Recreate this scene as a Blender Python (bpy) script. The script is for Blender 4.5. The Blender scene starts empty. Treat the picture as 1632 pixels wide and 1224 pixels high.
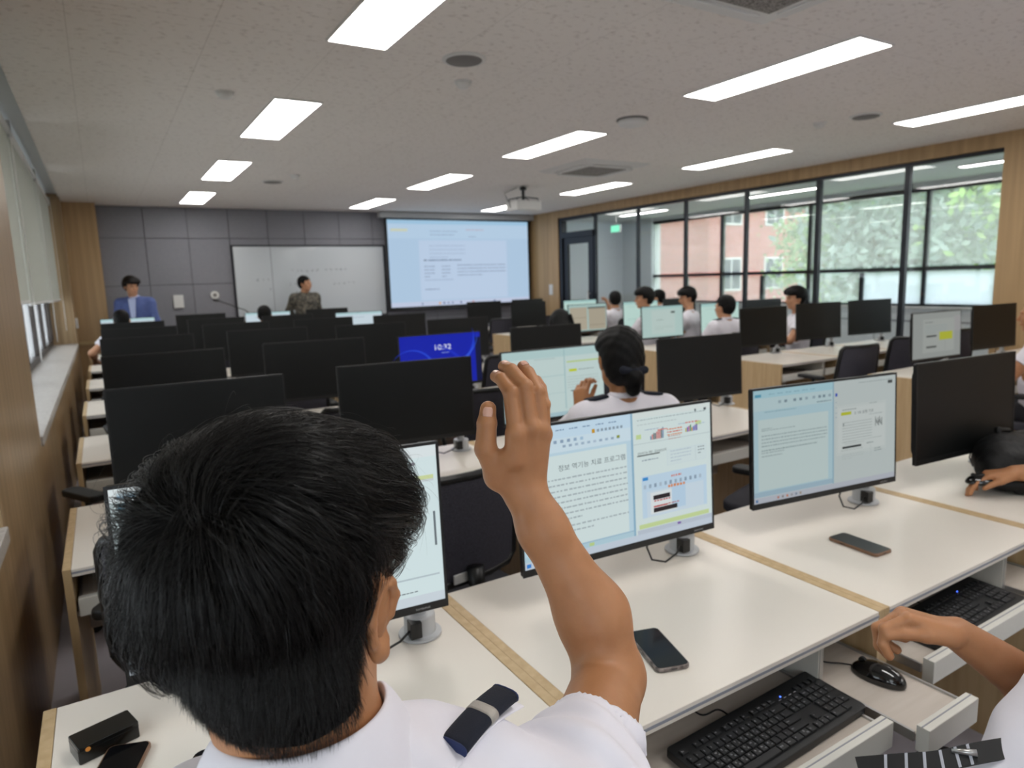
import bpy, math, random
import numpy as np
from mathutils import Vector, Matrix
PI = math.pi
rnd = random.Random(11)
nrg = np.random.default_rng(5)
S = bpy.context.scene
COL = S.collection
# ------------------------------------------------------------------ camera, world, exposure
CH = 1.55                                     # eye height of the photographer
def cam_axes(yaw, pitch, roll):
    cy, sy, cp, sp = math.cos(yaw), math.sin(yaw), math.cos(pitch), math.sin(pitch)
    f = Vector((sy*cp, cy*cp, -sp)); r = Vector((cy, -sy, 0)); u = r.cross(f)
    cr, sr = math.cos(roll), math.sin(roll)
    return r*cr+u*sr, u*cr-r*sr, f
cd = bpy.data.cameras.new('camera'); cam = bpy.data.objects.new('camera', cd); COL.objects.link(cam)
rr, uu, ff = cam_axes(.541986, .154704, -.0307997)
M = Matrix((rr, uu, -ff)).transposed().to_4x4(); M.translation = (0, 0, CH); cam.matrix_world = M
cd.sensor_width = 36; cd.sensor_fit = 'HORIZONTAL'; cd.lens = 1072.7/1632*36
cd.clip_start = .05; cd.clip_end = 300
cd.dof.use_dof = True; cd.dof.focus_distance = .78; cd.dof.aperture_fstop = 7
S.camera = cam
w = bpy.data.worlds.new('overcast_sky'); S.world = w; w.use_nodes = True
bg = w.node_tree.nodes['Background']; bg.inputs[0].default_value = (.92, .96, 1, 1); bg.inputs[1].default_value = 3.7
S.view_settings.view_transform = 'Standard'; S.view_settings.look = 'None'
S.view_settings.exposure = 0; S.view_settings.gamma = 1; S.view_settings.use_curve_mapping = False
S.cycles.use_denoising = True; S.cycles.max_bounces = 8; S.cycles.transparent_max_bounces = 16
S.cycles.sample_clamp_indirect = 6
LAMP = 13.5                                   # radiance of the ceiling panels
# ------------------------------------------------------------------ materials
def lin(c):
    if isinstance(c, str): c = tuple(int(c[i:i+2], 16)/255 for i in (0, 2, 4))
    return tuple((x/12.92 if x <= .04045 else ((x+.055)/1.055)**2.4) for x in c)
MATS = {}
def mat(name, col, rough=.5, metal=0, spec=.5, noise=None, bump=None, sss=0, coat=0, sheen=0, aniso=None):
    """noise = (scale xyz, colour2, lo, hi) mixes two colours by noise ; bump = (scale xyz, strength, dist)"""
    m = bpy.data.materials.new(name); m.use_nodes = True; nt = m.node_tree; b = nt.nodes['Principled BSDF']
    c = lin(col)+(1,)
    b.inputs['Base Color'].default_value = c; b.inputs['Roughness'].default_value = rough
    b.inputs['Metallic'].default_value = metal; b.inputs['Specular IOR Level'].default_value = spec
    if sss: b.inputs['Subsurface Weight'].default_value = sss; b.inputs['Subsurface Radius'].default_value = (.012, .005, .003); b.inputs['Subsurface Scale'].default_value = 1
    if coat: b.inputs['Coat Weight'].default_value = coat; b.inputs['Coat Roughness'].default_value = .08
    if sheen: b.inputs['Sheen Weight'].default_value = sheen
    def nz(scale, detail=4):
        tc = nt.nodes.new('ShaderNodeTexCoord'); mp = nt.nodes.new('ShaderNodeMapping'); n = nt.nodes.new('ShaderNodeTexNoise')
        mp.inputs['Scale'].default_value = scale; n.inputs['Scale'].default_value = 1; n.inputs['Detail'].default_value = detail
        nt.links.new(tc.outputs['Object'], mp.inputs[0]); nt.links.new(mp.outputs[0], n.inputs['Vector']); return n
    if noise:
        sc, c2, lo, hi = noise; n = nz(sc); r = nt.nodes.new('ShaderNodeValToRGB')
        r.color_ramp.elements[0].position = lo; r.color_ramp.elements[1].position = hi
        r.color_ramp.elements[0].color = c; r.color_ramp.elements[1].color = lin(c2)+(1,)
        nt.links.new(n.outputs[0], r.inputs[0]); nt.links.new(r.outputs[0], b.inputs['Base Color'])
    if bump:
        sc, st, ds = bump; n = nz(sc); bp = nt.nodes.new('ShaderNodeBump'); bp.inputs['Strength'].default_value = st; bp.inputs['Distance'].default_value = ds
        nt.links.new(n.outputs[0], bp.inputs['Height']); nt.links.new(bp.outputs[0], b.inputs['Normal'])
    MATS[name] = m; return m
def emat(name, col, strength):
    m = bpy.data.materials.new(name); m.use_nodes = True; nt = m.node_tree; nt.nodes.remove(nt.nodes['Principled BSDF'])
    e = nt.nodes.new('ShaderNodeEmission'); e.inputs[0].default_value = tuple(col)+(1,); e.inputs[1].default_value = strength
    nt.links.new(e.outputs[0], nt.nodes['Material Output'].inputs[0]); return m
wall_wood = mat('wall_wood', 'a48a68', .38, noise=((22, 22, .55), '8b7352', .35, .68), bump=((60, 60, 1.2), .06, .002))
wall_wood_dk = mat('wall_wood_front', 'b2946c', .45, noise=((20, 20, .5), 'a0835d', .35, .68))
desk_wood = mat('desk_wood', 'bfa87c', .5, noise=((6, 6, 60), 'b29a6e', .35, .68))
desk_wood_v = mat('desk_wood_side', 'c4aa82', .5, noise=((45, 45, 3), 'b59a72', .35, .68))
white_lam = mat('white_laminate', 'e2dbd1', .32, spec=.45, noise=((3, 3, 3), 'dfd8cd', .3, .7))
tray_lam = mat('tray_laminate', 'c9c0b6', .45, noise=((5, 60, 5), 'c2b8ad', .3, .7))
white_lip = mat('drawer_front_white', 'd3d1c9', .4)
edge_grey = mat('edge_banding', '8d8f98', .4)
alum = mat('aluminium', 'b9b9b8', .3, metal=.85)
silver = mat('silver_plastic', 'b6b8ba', .35, spec=.5)
blk = mat('black_plastic', '0e0f10', .38)
blk_gloss = mat('gloss_black', '060607', .08, coat=.6)
scr_off = mat('screen_off', '090b0b', .38, spec=.34, noise=((1.2, 1.2, 1.2), '0c0e0e', .3, .7))
mesh_fab = mat('chair_mesh', '45444f', .8, noise=((400, 400, 400), '2c2b33', .4, .6), bump=((500, 500, 500), .4, .001))
seat_fab = mat('chair_seat_fabric', '2c2c33', .9, bump=((300, 300, 300), .4, .001))
floor_m = mat('floor_vinyl', 'b3afb8', .4, noise=((2.2, 2.2, 2.2), 'aaa7b0', .3, .7), bump=((3, 3, 3), .05, .002))
lavender = mat('floor_purple_grey', '817d8c', .4)
ceil_m = mat('ceiling_tile', 'e9e4df', .9, noise=((26, 34, 26), 'cfc8c2', .56, .72), bump=((90, 120, 90), .5, .003))
ceil_line = mat('ceiling_joint', '8a827b', .9)
grey_panel = mat('grey_acoustic_panel', '86868d', .85, noise=((90, 90, 90), '7c7c84', .3, .7))
grey_groove = mat('panel_groove', '58585f', .9)
board_m = mat('whiteboard_face', 'c4cacf', .06, spec=.5)
frame_dk = mat('dark_window_frame', '23262d', .35, metal=.3)
frame_br = mat('bronze_window_frame', '3a3431', .4, metal=.2)
stone = mat('stone_sill', 'b7b2ac', .35, noise=((60, 60, 60), 'a19c97', .35, .65))
blind_m = mat('roller_blind', 'b9bdb4', .8, bump=((40, 40, 2), .1, .002))
white_p = mat('white_plastic', 'd8d8d6', .4)
white_pt = mat('white_paint', 'd5dbdd', .6)
vent_dk = mat('vent_mesh', '9a9692', .7, noise=((110, 110, 110), '5d5a57', .45, .6))
spk_grey = mat('speaker_grille', '7b7877', .8, bump=((500, 500, 500), .4, .001))
skin = mat('skin', 'b07c56', .46, spec=.4, sss=.12, noise=((30, 30, 30), 'a6724c', .35, .75), bump=((260, 260, 260), .1, .001))
skin_far = mat('skin_far', 'c08d6c', .55)
lips = mat('lips', '9c5a4c', .5)
nail_m = mat('fingernail', 'd3a491', .22, spec=.5)
eye_m = mat('eye', '120d0b', .15)
hair_m = mat('black_hair', '0d0a08', .34, spec=.38)
hair_far = mat('black_hair_far', '070606', .6, spec=.22, bump=((90, 90, 20), .5, .004))
hair_br = mat('dark_brown_hair', '140e0b', .6, spec=.25, bump=((90, 90, 20), .5, .004))
shirt_m = mat('white_shirt', 'e4e1e9', .75, sheen=.1, bump=((9, 9, 9), .35, .012))
shirt_l = mat('light_blue_shirt', 'b9c4e6', .75)
navy = mat('navy_fabric', '0c1222', .85, bump=((700, 700, 700), .5, .001))
navy_ed = mat('navy_edging', '152552', .7)
trouser = mat('dark_trousers', '15161c', .85)
blazer = mat('blue_blazer', '59699f', .8, noise=((60, 60, 60), '4b5a8e', .3, .7))
camo = mat('camouflage_fabric', '45433d', .85, noise=((22, 22, 22), '6b655a', .45, .55))
shoe_m = mat('black_shoe', '0c0c0d', .4)
sil_thread = mat('silver_thread', 'aaa49b', .5, metal=.3, bump=((900, 900, 900), .6, .001))
tie_st = mat('tie_stripe', 'a9abb4', .6)
rubber = mat('black_rubber', '0a0a0b', .6)
key_m = mat('keycap', '191b1e', .5)
kb_m = mat('keyboard_case', '141618', .45)
leg_m = mat('key_legend', 'b5b7bb', .6)
case_br = mat('phone_case_brown', '7a5b44', .3)
phone_g = mat('phone_glass', '030407', .12, spec=.22)
phone_g2 = mat('phone_glass_matte', '2c2f2c', .3)
box_m = mat('black_box', '0b0c0b', .22)
brick_m = mat('outdoor_brick', 'b5756b', .9, noise=((2, 2, 26), '9c5f57', .45, .6))
brick_far = mat('outdoor_brick_pink', 'c07f79', .9, noise=((1, 1, 8), 'b06f6a', .45, .6))
leafy = [mat('foliage_'+a, b, .8, noise=((2.2, 2.2, 2.2), c, .35, .65)) for a, b, c in (('light', 'bfdb8c', '8fbf66'), ('mid', 'b2cf9c', '86ac7c'), ('dark', 'a6b8ac', '809890'))]
bark = mat('bark', '5c5148', .9)
blue_roof = mat('blue_roof', '5aa6c0', .6)
grass_m = mat('grass', '7a9a62', .9)
lamp_em = emat('lamp_diffuser', (1, .975, .94), LAMP)
led_em = emat('led_blue', (.05, .12, 1), 6)
exit_em = emat('exit_green', (.25, .95, .6), 1.2)
def glass(name, tint, refl=.04, haze=0, hazecol=(.8, .85, .9)):
    m = bpy.data.materials.new(name); m.use_nodes = True; nt = m.node_tree; nt.nodes.remove(nt.nodes['Principled BSDF'])
    t = nt.nodes.new('ShaderNodeBsdfTransparent'); t.inputs[0].default_value = tint+(1,)
    g = nt.nodes.new('ShaderNodeBsdfGlossy'); g.inputs['Roughness'].default_value = .01
    lw = nt.nodes.new('ShaderNodeLayerWeight'); lw.inputs['Blend'].default_value = .5
    pw = nt.nodes.new('ShaderNodeMath'); pw.operation = 'POWER'; pw.inputs[1].default_value = 5; nt.links.new(lw.outputs['Facing'], pw.inputs[0])
    f = nt.nodes.new('ShaderNodeMath'); f.operation = 'MULTIPLY_ADD'; f.inputs[1].default_value = .9; f.inputs[2].default_value = refl; nt.links.new(pw.outputs[0], f.inputs[0])
    mx = nt.nodes.new('ShaderNodeMixShader'); nt.links.new(f.outputs[0], mx.inputs[0]); nt.links.new(t.outputs[0], mx.inputs[1]); nt.links.new(g.outputs[0], mx.inputs[2])
    out = mx
    if haze:
        d = nt.nodes.new('ShaderNodeBsdfTranslucent'); d.inputs[0].default_value = hazecol+(1,)
        m2 = nt.nodes.new('ShaderNodeMixShader'); m2.inputs[0].default_value = haze
        nt.links.new(mx.outputs[0], m2.inputs[1]); nt.links.new(d.outputs[0], m2.inputs[2]); out = m2
    nt.links.new(out.outputs[0], nt.nodes['Material Output'].inputs[0]); return m
clear_glass = glass('partition_glass', (.965, .975, .975))
out_glass = glass('window_glass', (.96, .975, .98), haze=.2, hazecol=(.93, .94, .96))
frost = glass('frosted_glass', (.9, .95, 1), haze=.8, hazecol=(.82, .86, .93))
def vc_mat(name, strength, rough=.3):
    """self-lit display whose picture is stored per face"""
    m = bpy.data.materials.new(name); m.use_nodes = True; nt = m.node_tree; b = nt.nodes['Principled BSDF']
    a = nt.nodes.new('ShaderNodeAttribute'); a.attribute_name = 'Col'
    b.inputs['Base Color'].default_value = (.01, .01, .01, 1); b.inputs['Roughness'].default_value = rough; b.inputs['Specular IOR Level'].default_value = .12
    nt.links.new(a.outputs['Color'], b.inputs['Emission Color']); b.inputs['Emission Strength'].default_value = strength
    return m
scr_on = vc_mat('screen_on', .84, .5)
proj_on = vc_mat('projected_picture', .84, .9)
# ------------------------------------------------------------------ tags and mesh builder
def tag(o, label=None, cat=None, group=None, kind=None):
    for k, v in (('label', label), ('category', cat), ('group', group), ('kind', kind)):
        if v: o[k] = v
    return o
def thing(name, label, cat, loc=(0, 0, 0), rz=0, group=None):
    o = bpy.data.objects.new(name, None); COL.objects.link(o); o.empty_display_size = .05
    o.location = loc; o.rotation_euler = (0, 0, rz); return tag(o, label, cat, group)
def mkobj(name, V, F, m, parent=None, smooth=False, bevel=0, seg=2):
    me = bpy.data.meshes.new(name)
    if isinstance(F, np.ndarray):
        me.vertices.add(len(V)); me.vertices.foreach_set('co', np.asarray(V, np.float32).ravel())
        k = F.shape[1]; me.loops.add(F.size); me.loops.foreach_set('vertex_index', F.astype(np.int32).ravel())
        me.polygons.add(len(F)); me.polygons.foreach_set('loop_start', np.arange(0, F.size, k, dtype=np.int32)); me.polygons.foreach_set('loop_total', np.full(len(F), k, np.int32)); me.update(calc_edges=True)
    else:
        me.from_pydata(V, [], F); me.update()
    if smooth: me.polygons.foreach_set('use_smooth', [True]*len(me.polygons))
    me.materials.append(m); o = bpy.data.objects.new(name, me); COL.objects.link(o)
    if parent: o.parent = parent
    if bevel:
        md = o.modifiers.new('bevel', 'BEVEL'); md.width = bevel; md.segments = seg; md.limit_method = 'ANGLE'; md.angle_limit = .6
        me.polygons.foreach_set('use_smooth', [True]*len(me.polygons)); wn = o.modifiers.new('wn', 'WEIGHTED_NORMAL'); wn.keep_sharp = True
    return o
class MB:
    def __init__(s): s.V = []; s.F = []
    def add(s, vs, fs):
        n = len(s.V); s.V += [tuple(v) for v in vs]; s.F += [tuple(i+n for i in f) for f in fs]; return s
    def box(s, x0, y0, z0, x1, y1, z1, rot=None, piv=None):
        vs = [Vector((x, y, z)) for z in (z0, z1) for y in (y0, y1) for x in (x0, x1)]
        if rot is not None:
            p = Vector(piv) if piv else Vector(((x0+x1)/2, (y0+y1)/2, (z0+z1)/2)); vs = [rot @ (v-p)+p for v in vs]
        return s.add(vs, [(0, 2, 3, 1), (4, 5, 7, 6), (0, 1, 5, 4), (2, 6, 7, 3), (0, 4, 6, 2), (1, 3, 7, 5)])
    def tube(s, pts, rad, n=10, cap=True):
        pts = [Vector(p) for p in pts]; rad = rad if isinstance(rad, (list, tuple)) else [rad]*len(pts); rings = []; up = None
        for i, p in enumerate(pts):
            d = (pts[min(i+1, len(pts)-1)]-pts[max(i-1, 0)]).normalized()
            if up is None: up = Vector((0, 0, 1)) if abs(d.z) < .9 else Vector((1, 0, 0))
            a = d.cross(up).normalized(); b = a.cross(d).normalized(); up = b
            rings.append([p+(a*math.cos(t)+b*math.sin(t))*rad[i] for t in [2*PI*k/n for k in range(n)]])
        vs = [v for r in rings for v in r]; fs = []
        for i in range(len(pts)-1):
            for k in range(n): fs.append((i*n+k, i*n+(k+1) % n, (i+1)*n+(k+1) % n, (i+1)*n+k))
        if cap: fs.append(tuple(range(n))[::-1]); fs.append(tuple((len(pts)-1)*n+k for k in range(n)))
        return s.add(vs, fs)
    def lathe(s, prof, n=24, c=(0, 0, 0)):
        vs = [(c[0]+r*math.cos(2*PI*k/n), c[1]+r*math.sin(2*PI*k/n), c[2]+z) for r, z in prof for k in range(n)]; fs = []
        for i in range(len(prof)-1):
            for k in range(n): fs.append((i*n+k, i*n+(k+1) % n, (i+1)*n+(k+1) % n, (i+1)*n+k))
        fs.append(tuple(range(n))[::-1]); fs.append(tuple((len(prof)-1)*n+k for k in range(n))); return s.add(vs, fs)
    def prism(s, poly, ax, a0, a1):
        """poly: 2D outline in the plane across axis ax ('x': (y,z), 'y': (x,z), 'z': (x,y))"""
        def P(u, v, w): return {'x': (w, u, v), 'y': (u, w, v), 'z': (u, v, w)}[ax]
        n = len(poly); vs = [P(u, v, a0) for u, v in poly]+[P(u, v, a1) for u, v in poly]
        return s.add(vs, [tuple(range(n))[::-1], tuple(range(n, 2*n))]+[(k, (k+1) % n, n+(k+1) % n, n+k) for k in range(n)])
    def build(s, name, m, parent=None, smooth=False, bevel=0, seg=2): return mkobj(name, s.V, s.F, m, parent, smooth, bevel, seg)
def rrect(w, h, r, n=5):
    out = []
    for cx, cy, a in ((w/2-r, h/2-r, 0), (-w/2+r, h/2-r, PI/2), (-w/2+r, -h/2+r, PI), (w/2-r, -h/2+r, 1.5*PI)):
        out += [(cx+r*math.cos(a+PI/2*k/n), cy+r*math.sin(a+PI/2*k/n)) for k in range(n+1)]
    return out
def box(name, m, x0, y0, z0, x1, y1, z1, parent=None, bevel=0): return MB().box(x0, y0, z0, x1, y1, z1).build(name, m, parent, bevel=bevel)
def struct(o): o['kind'] = 'structure'; return o
def copy_tree(o, parent=None):
    c = o.copy(); COL.objects.link(c)
    if parent: c.parent = parent
    for ch in KIDS.get(o.name, None) or list(o.children): copy_tree(ch, c)
    return c
KIDS = {}
# text outlines -> flat polygons, cached
_TX = {}
def text_polys(t):
    if t in _TX: return _TX[t]
    cu = bpy.data.curves.new('t', 'FONT'); cu.body = t; cu.size = 1; cu.resolution_u = 3
    ob = bpy.data.objects.new('t', cu); COL.objects.link(ob); bpy.context.view_layer.update()
    me = ob.evaluated_get(bpy.context.evaluated_depsgraph_get()).to_mesh()
    V = [(v.co.x, v.co.y) for v in me.vertices]; F = [tuple(p.vertices) for p in me.polygons]
    ob.evaluated_get(bpy.context.evaluated_depsgraph_get()).to_mesh_clear()
    bpy.data.objects.remove(ob); bpy.data.curves.remove(cu)
    x0 = min([v[0] for v in V] or [0]); x1 = max([v[0] for v in V] or [1]); _TX[t] = (V, F, x0, x1); return _TX[t]
# ------------------------------------------------------------------ room shell
H = 2.8; XL, XR, YF, YB = -.32, 7.6, 11.8, -2.6
struct(box('floor', floor_m, -.7, YB, -.1, 10, YF+.3, 0))
def tile_mat():
    m = ceil_m; nt = m.node_tree; b = nt.nodes['Principled BSDF']; base = b.inputs['Base Color'].links[0].from_socket
    tc = nt.nodes.new('ShaderNodeTexCoord'); br = nt.nodes.new('ShaderNodeTexBrick'); br.offset = 0
    br.inputs['Scale'].default_value = 1; br.inputs['Brick Width'].default_value = .605; br.inputs['Row Height'].default_value = 1.21
    br.inputs['Mortar Size'].default_value = .0022; br.inputs['Mortar Smooth'].default_value = .2
    br.inputs['Color1'].default_value = br.inputs['Color2'].default_value = (1, 1, 1, 1); br.inputs['Mortar'].default_value = (.8, .79, .78, 1)
    mx = nt.nodes.new('ShaderNodeMix'); mx.data_type = 'RGBA'; mx.blend_type = 'MULTIPLY'; mx.inputs['Factor'].default_value = 1
    nt.links.new(tc.outputs['Object'], br.inputs['Vector']); nt.links.new(base, mx.inputs['A']); nt.links.new(br.outputs['Color'], mx.inputs['B']); nt.links.new(mx.outputs['Result'], b.inputs['Base Color'])
tile_mat()
struct(box('ceiling', ceil_m, XL-.01, YB, H, XR+.1, YF+.1, H+.1))
# left wall: wooden cladding below the sills, full-height piers between the window bays
wl = MB(); wl.box(XL-.3, 2.46, 0, XL, 3.95, H+.14); wl.box(XL-.3, YB, 0, XL, 2.46, .81); wl.box(XL-.3, 3.95, 0, XL, 10.9, .81); wl.box(XL-.3, 10.9, 0, XL, YF, H+.14)
struct(wl.build('wall_left', wall_wood))
struct(box('wall_left', wall_wood_dk, XL, 11.45, 0, .08, YF+.05, H))                # boxed column in the front corner
struct(box('trim_1', desk_wood, XL, 11.43, .8, .09, 11.45, .85))
struct(box('trim_2', white_pt, XL-.62, YB, H+.04, XL-.01, YF, H+.14))               # lid of the blind pocket
for n, (y0, y1) in enumerate(((YB, 2.46), (3.95, 10.9))):
    s = struct(box('window_sill', stone, XL-.29, y0, .81, XL+.012, y1, .86, bevel=.004)); s.name = 'trim_%d' % (3+n)
    wn = bpy.data.objects.new('window_%d' % (n+1), None); COL.objects.link(wn); struct(wn)
    fr = MB(); X = XL-.3
    fr.box(X-.03, y0, .86, X+.03, y1, .93); fr.box(X-.03, y0, 2.5, X+.03, y1, H+.1)
    k = 0; y = y0
    while y < y1-.3:
        wd = .12 if k % 2 == 0 else .06
        fr.box(X-.04, y, .93, X+.04, y+wd, 2.5); y += 1.08; k += 1
    fr.box(X-.04, y1-.12, .93, X+.04, y1, 2.5)
    fr.build('window_frame', frame_br, wn); box('pane', out_glass, X-.005, y0, .93, X+.005, y1, 2.5, wn)
def blind(y0, y1, zb, label):
    t = thing('roller_blind', label, 'blind', (XL-.13, (y0+y1)/2, 0), 0, 'roller blinds over the left windows'); h = (y1-y0)/2
    box('blind_fabric', blind_m, -.004, -h, zb+.02, .004, h, 2.7, t); box('bottom_bar', white_p, -.01, -h, zb, .01, h, zb+.025, t, bevel=.004)
    MB().tube([(0, -h, 2.72), (0, h, 2.72)], .028, 14).build('roller_tube', white_p, t, smooth=True)
    for s in (-1, 1): box('bracket', alum, -.03, s*(h+.004)-.004, 2.68, .03, s*(h+.004)+.004, 2.79, t)
    MB().tube([(.03, h-.1, 2.7), (.035, h-.1, 1.9), (.03, h-.08, 1.05), (.033, h-.06, 1.9), (.03, h-.07, 2.7)], .0028, 6).build('pull_cord', white_p, t)
blind(4.0, 6.2, 1.48, 'pale grey roller blind nearest the wooden pier on the left wall')
blind(6.25, 8.5, 1.46, 'pale grey roller blind in the middle of the left windows')
blind(8.55, 10.85, 1.45, 'pale grey roller blind farthest along the left windows')
blind(-.2, 2.4, 1.3, 'pale grey roller blind over the near left window before the pier')
tag(box('wall_controller', white_p, XL, 11.02, 1.06, XL+.03, 11.12, 1.2, bevel=.004), 'small white control box on the wood beside the far left window', 'controller')
# front wall of grey acoustic panels with grooves
struct(box('wall_front', grey_groove, .0, YF, 0, XR+.1, YF+.2, H))
fp = MB(); zs = [0, .2, .91, 1.62, 2.33, H]; x = .08
while x < XR:
    for a, b in zip(zs, zs[1:]): fp.box(x+.004, YF-.018, a+.004, min(x+.6, XR)-.004, YF, b-.004)
    x += .6
struct(fp.build('wall_front', grey_panel, bevel=.003))
# right wall: wood near the camera, wooden band above the glass, wood by the door
wr = MB(); wr.box(XR-.02, YB, 0, XR+.12, 3.28, H); wr.box(XR-.02, 3.28, 2.66, XR+.12, 10.73, H); wr.box(XR-.02, 10.73, 0, XR+.12, YF, H)
struct(wr.build('wall_right', wall_wood_dk))
struct(box('wall_back', white_pt, XL-.3, YB-.1, 0, XR+.1, YB, H))
def gpane(i, y0, y1, z0=.05, z1=2.62):
    o = bpy.data.objects.new('window_%d' % i, None); COL.objects.link(o); struct(o); f = MB(); a = XR+.03; b = XR+.1
    f.box(a, y0, 0, b, y1, z0); f.box(a, y0, z1, b, y1, 2.66)
    f.build('window_frame', frame_dk, o); box('pane', clear_glass, XR+.062, y0, z0, XR+.068, y1, z1, o)
ys = [9.68, 8.56, 7.5, 6.38, 5.29, 4.22, 3.28]
for i in range(6): gpane(3+i, ys[i+1], ys[i])
for i, y in enumerate(ys):
    wd = (.02, .02, .02, .022, .03, .028, .02)[i]; struct(box('trim_%d' % (5+i), frame_dk, XR+.035, y-wd, 0, XR+.09, y+wd, 2.66))
# door at the far right corner
d = bpy.data.objects.new('door_1', None); COL.objects.link(d); struct(d)
f = MB(); f.box(XR, 10.63, 0, XR+.12, 10.73, 2.66); f.box(XR, 9.7, 2.28, XR+.12, 10.63, 2.38); f.box(XR, 9.7, 2.6, XR+.12, 10.63, 2.66)
f.box(XR+.03, 9.72, .0, XR+.09, 9.86, 2.28); f.box(XR+.03, 10.5, .0, XR+.09, 10.62, 2.28); f.box(XR+.03, 9.86, 0, XR+.09, 10.5, .25); f.box(XR+.03, 9.86, 2.16, XR+.09, 10.5, 2.28)
f.build('door_frame', frame_dk, d)
pm = MB(); pm.box(XR+.058, 9.86, .25, XR+.064, 10.5, 2.16); pm.box(XR+.058, 9.7, 2.38, XR+.064, 10.63, 2.6); pm.build('door_glass', clear_glass, d)
MB().tube([(XR-.03, 9.8, .9), (XR-.03, 9.8, 1.3)], .012).tube([(XR-.03, 9.8, .95), (XR+.03, 9.8, .95)], .008).tube([(XR-.03, 9.8, 1.25), (XR+.03, 9.8, 1.25)], .008).build('door_handle', alum, d, smooth=True)
es = thing('exit_sign', 'green lit exit sign seen through glass above the door', 'sign', (8.4, 10.0, 2.42)); box('hanger', alum, -.006, -.006, .07, .006, .006, .262, es)
box('sign_case', white_p, -.02, -.13, -.07, .02, .13, .07, es, bevel=.004); box('sign_face', exit_em, -.024, -.12, -.06, -.02, .12, .06, es)
tag(box('light_switch', white_p, XR-.035, 10.92, 1.22, XR-.02, 11.04, 1.42, bevel=.004), 'white light switch plate on the wood beside the glass door', 'switch')
# corridor and its outer windows
struct(box('ceiling', white_pt, XR+.12, YB, 2.68, 10.0, YF+.2, 2.78)); struct(box('wall_front', white_pt, XR+.1, YF-.4, 0, 10, YF, 2.68))
XO = 9.8
oc = MB(); oc.box(XO, YB, 0, XO+.2, YF, .98); oc.box(XO, YB, 2.6, XO+.2, YF, 2.7); oc.box(XO-.05, 10.5, 0, XO+.2, YF, 2.68); oc.box(XO, YB, 0, XO+.2, 1.5, 2.68)
struct(oc.build('wall_right', white_pt)); struct(box('trim_12', white_p, XO-.06, YB, .97, XO+.1, 10.5, 1.0)); struct(box('trim_13', edge_grey, XO-.012, YB, .78, XO, 10.5, .8))
ov = [10.5, 8.72, 6.92, 5.12, 3.3, 1.5]
for i in range(5):
    o = bpy.data.objects.new('window_%d' % (9+i), None); COL.objects.link(o); struct(o); f = MB(); y1, y0 = ov[i], ov[i+1]; a, b = XO, XO+.09; md = (y0+y1)/2
    f.box(a, y0, 1.49, b, y1, 1.545); f.box(a, y0, 1.0, b, y1, 1.03); f.box(a, y0, 2.56, b, y1, 2.62); f.box(a, y0-.022, 1, b, y0+.022, 2.6); f.box(a, md-.025, 1.03, b, md+.025, 1.48)
    f.build('window_frame', frame_dk, o); box('pane', out_glass, XO+.04, y0, 1.56, XO+.046, y1, 2.56, o)
    box('pane', frost if i in (2, 3, 4) else out_glass, XO+.04, y0, 1.03, XO+.046, md, 1.48, o); box('pane', frost if i == 3 else out_glass, XO+.04, md, 1.03, XO+.046, y1, 1.48, o)
# corridor lights
def ceiling_lamp(x, y, label, z=H, L=1.3, Wd=.31, group='ceiling light panels'):
    t = thing('ceiling_light', label, 'ceiling light', (x, y, z), 0, group)
    f = MB(); a, b = Wd/2, L/2; e = .009
    f.box(-a-e, -b-e, -.012, a+e, -b, 0); f.box(-a-e, b, -.012, a+e, b+e, 0); f.box(-a-e, -b, -.012, -a, b, 0); f.box(a, -b, -.012, a+e, b, 0)
    f.build('lamp_frame', white_p, t); box('diffuser', lamp_em, -a, -b, -.009, a, b, -.004, t)
rowsY = [(-2.0, 'behind the photographer'), (.45, 'above the photographer'), (2.98, 'nearest in view'), (5.51, 'second'), (8.03, 'third'), (10.5, 'farthest')]
for cx, cname, dy in ((1.30, 'left', 0), (3.83, 'middle', 0), (6.24, 'right', -.12)):
    for ry, rn in rowsY:
        if ry == 5.51 and cname == 'left': pass
        ceiling_lamp(cx, ry+dy, 'bright oblong ceiling light, %s%s of the %s column' % (rn, '' if rn in ('nearest in view', 'behind the photographer', 'above the photographer') else ' from the camera', cname))
for y, n in ((3.6, 'nearest'), (6.6, 'middle'), (9.6, 'farthest')):
    ceiling_lamp(8.7, y, 'corridor ceiling light beyond the glass, %s one' % n, z=2.68, L=1.2, Wd=.15, group='corridor lights')
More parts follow.
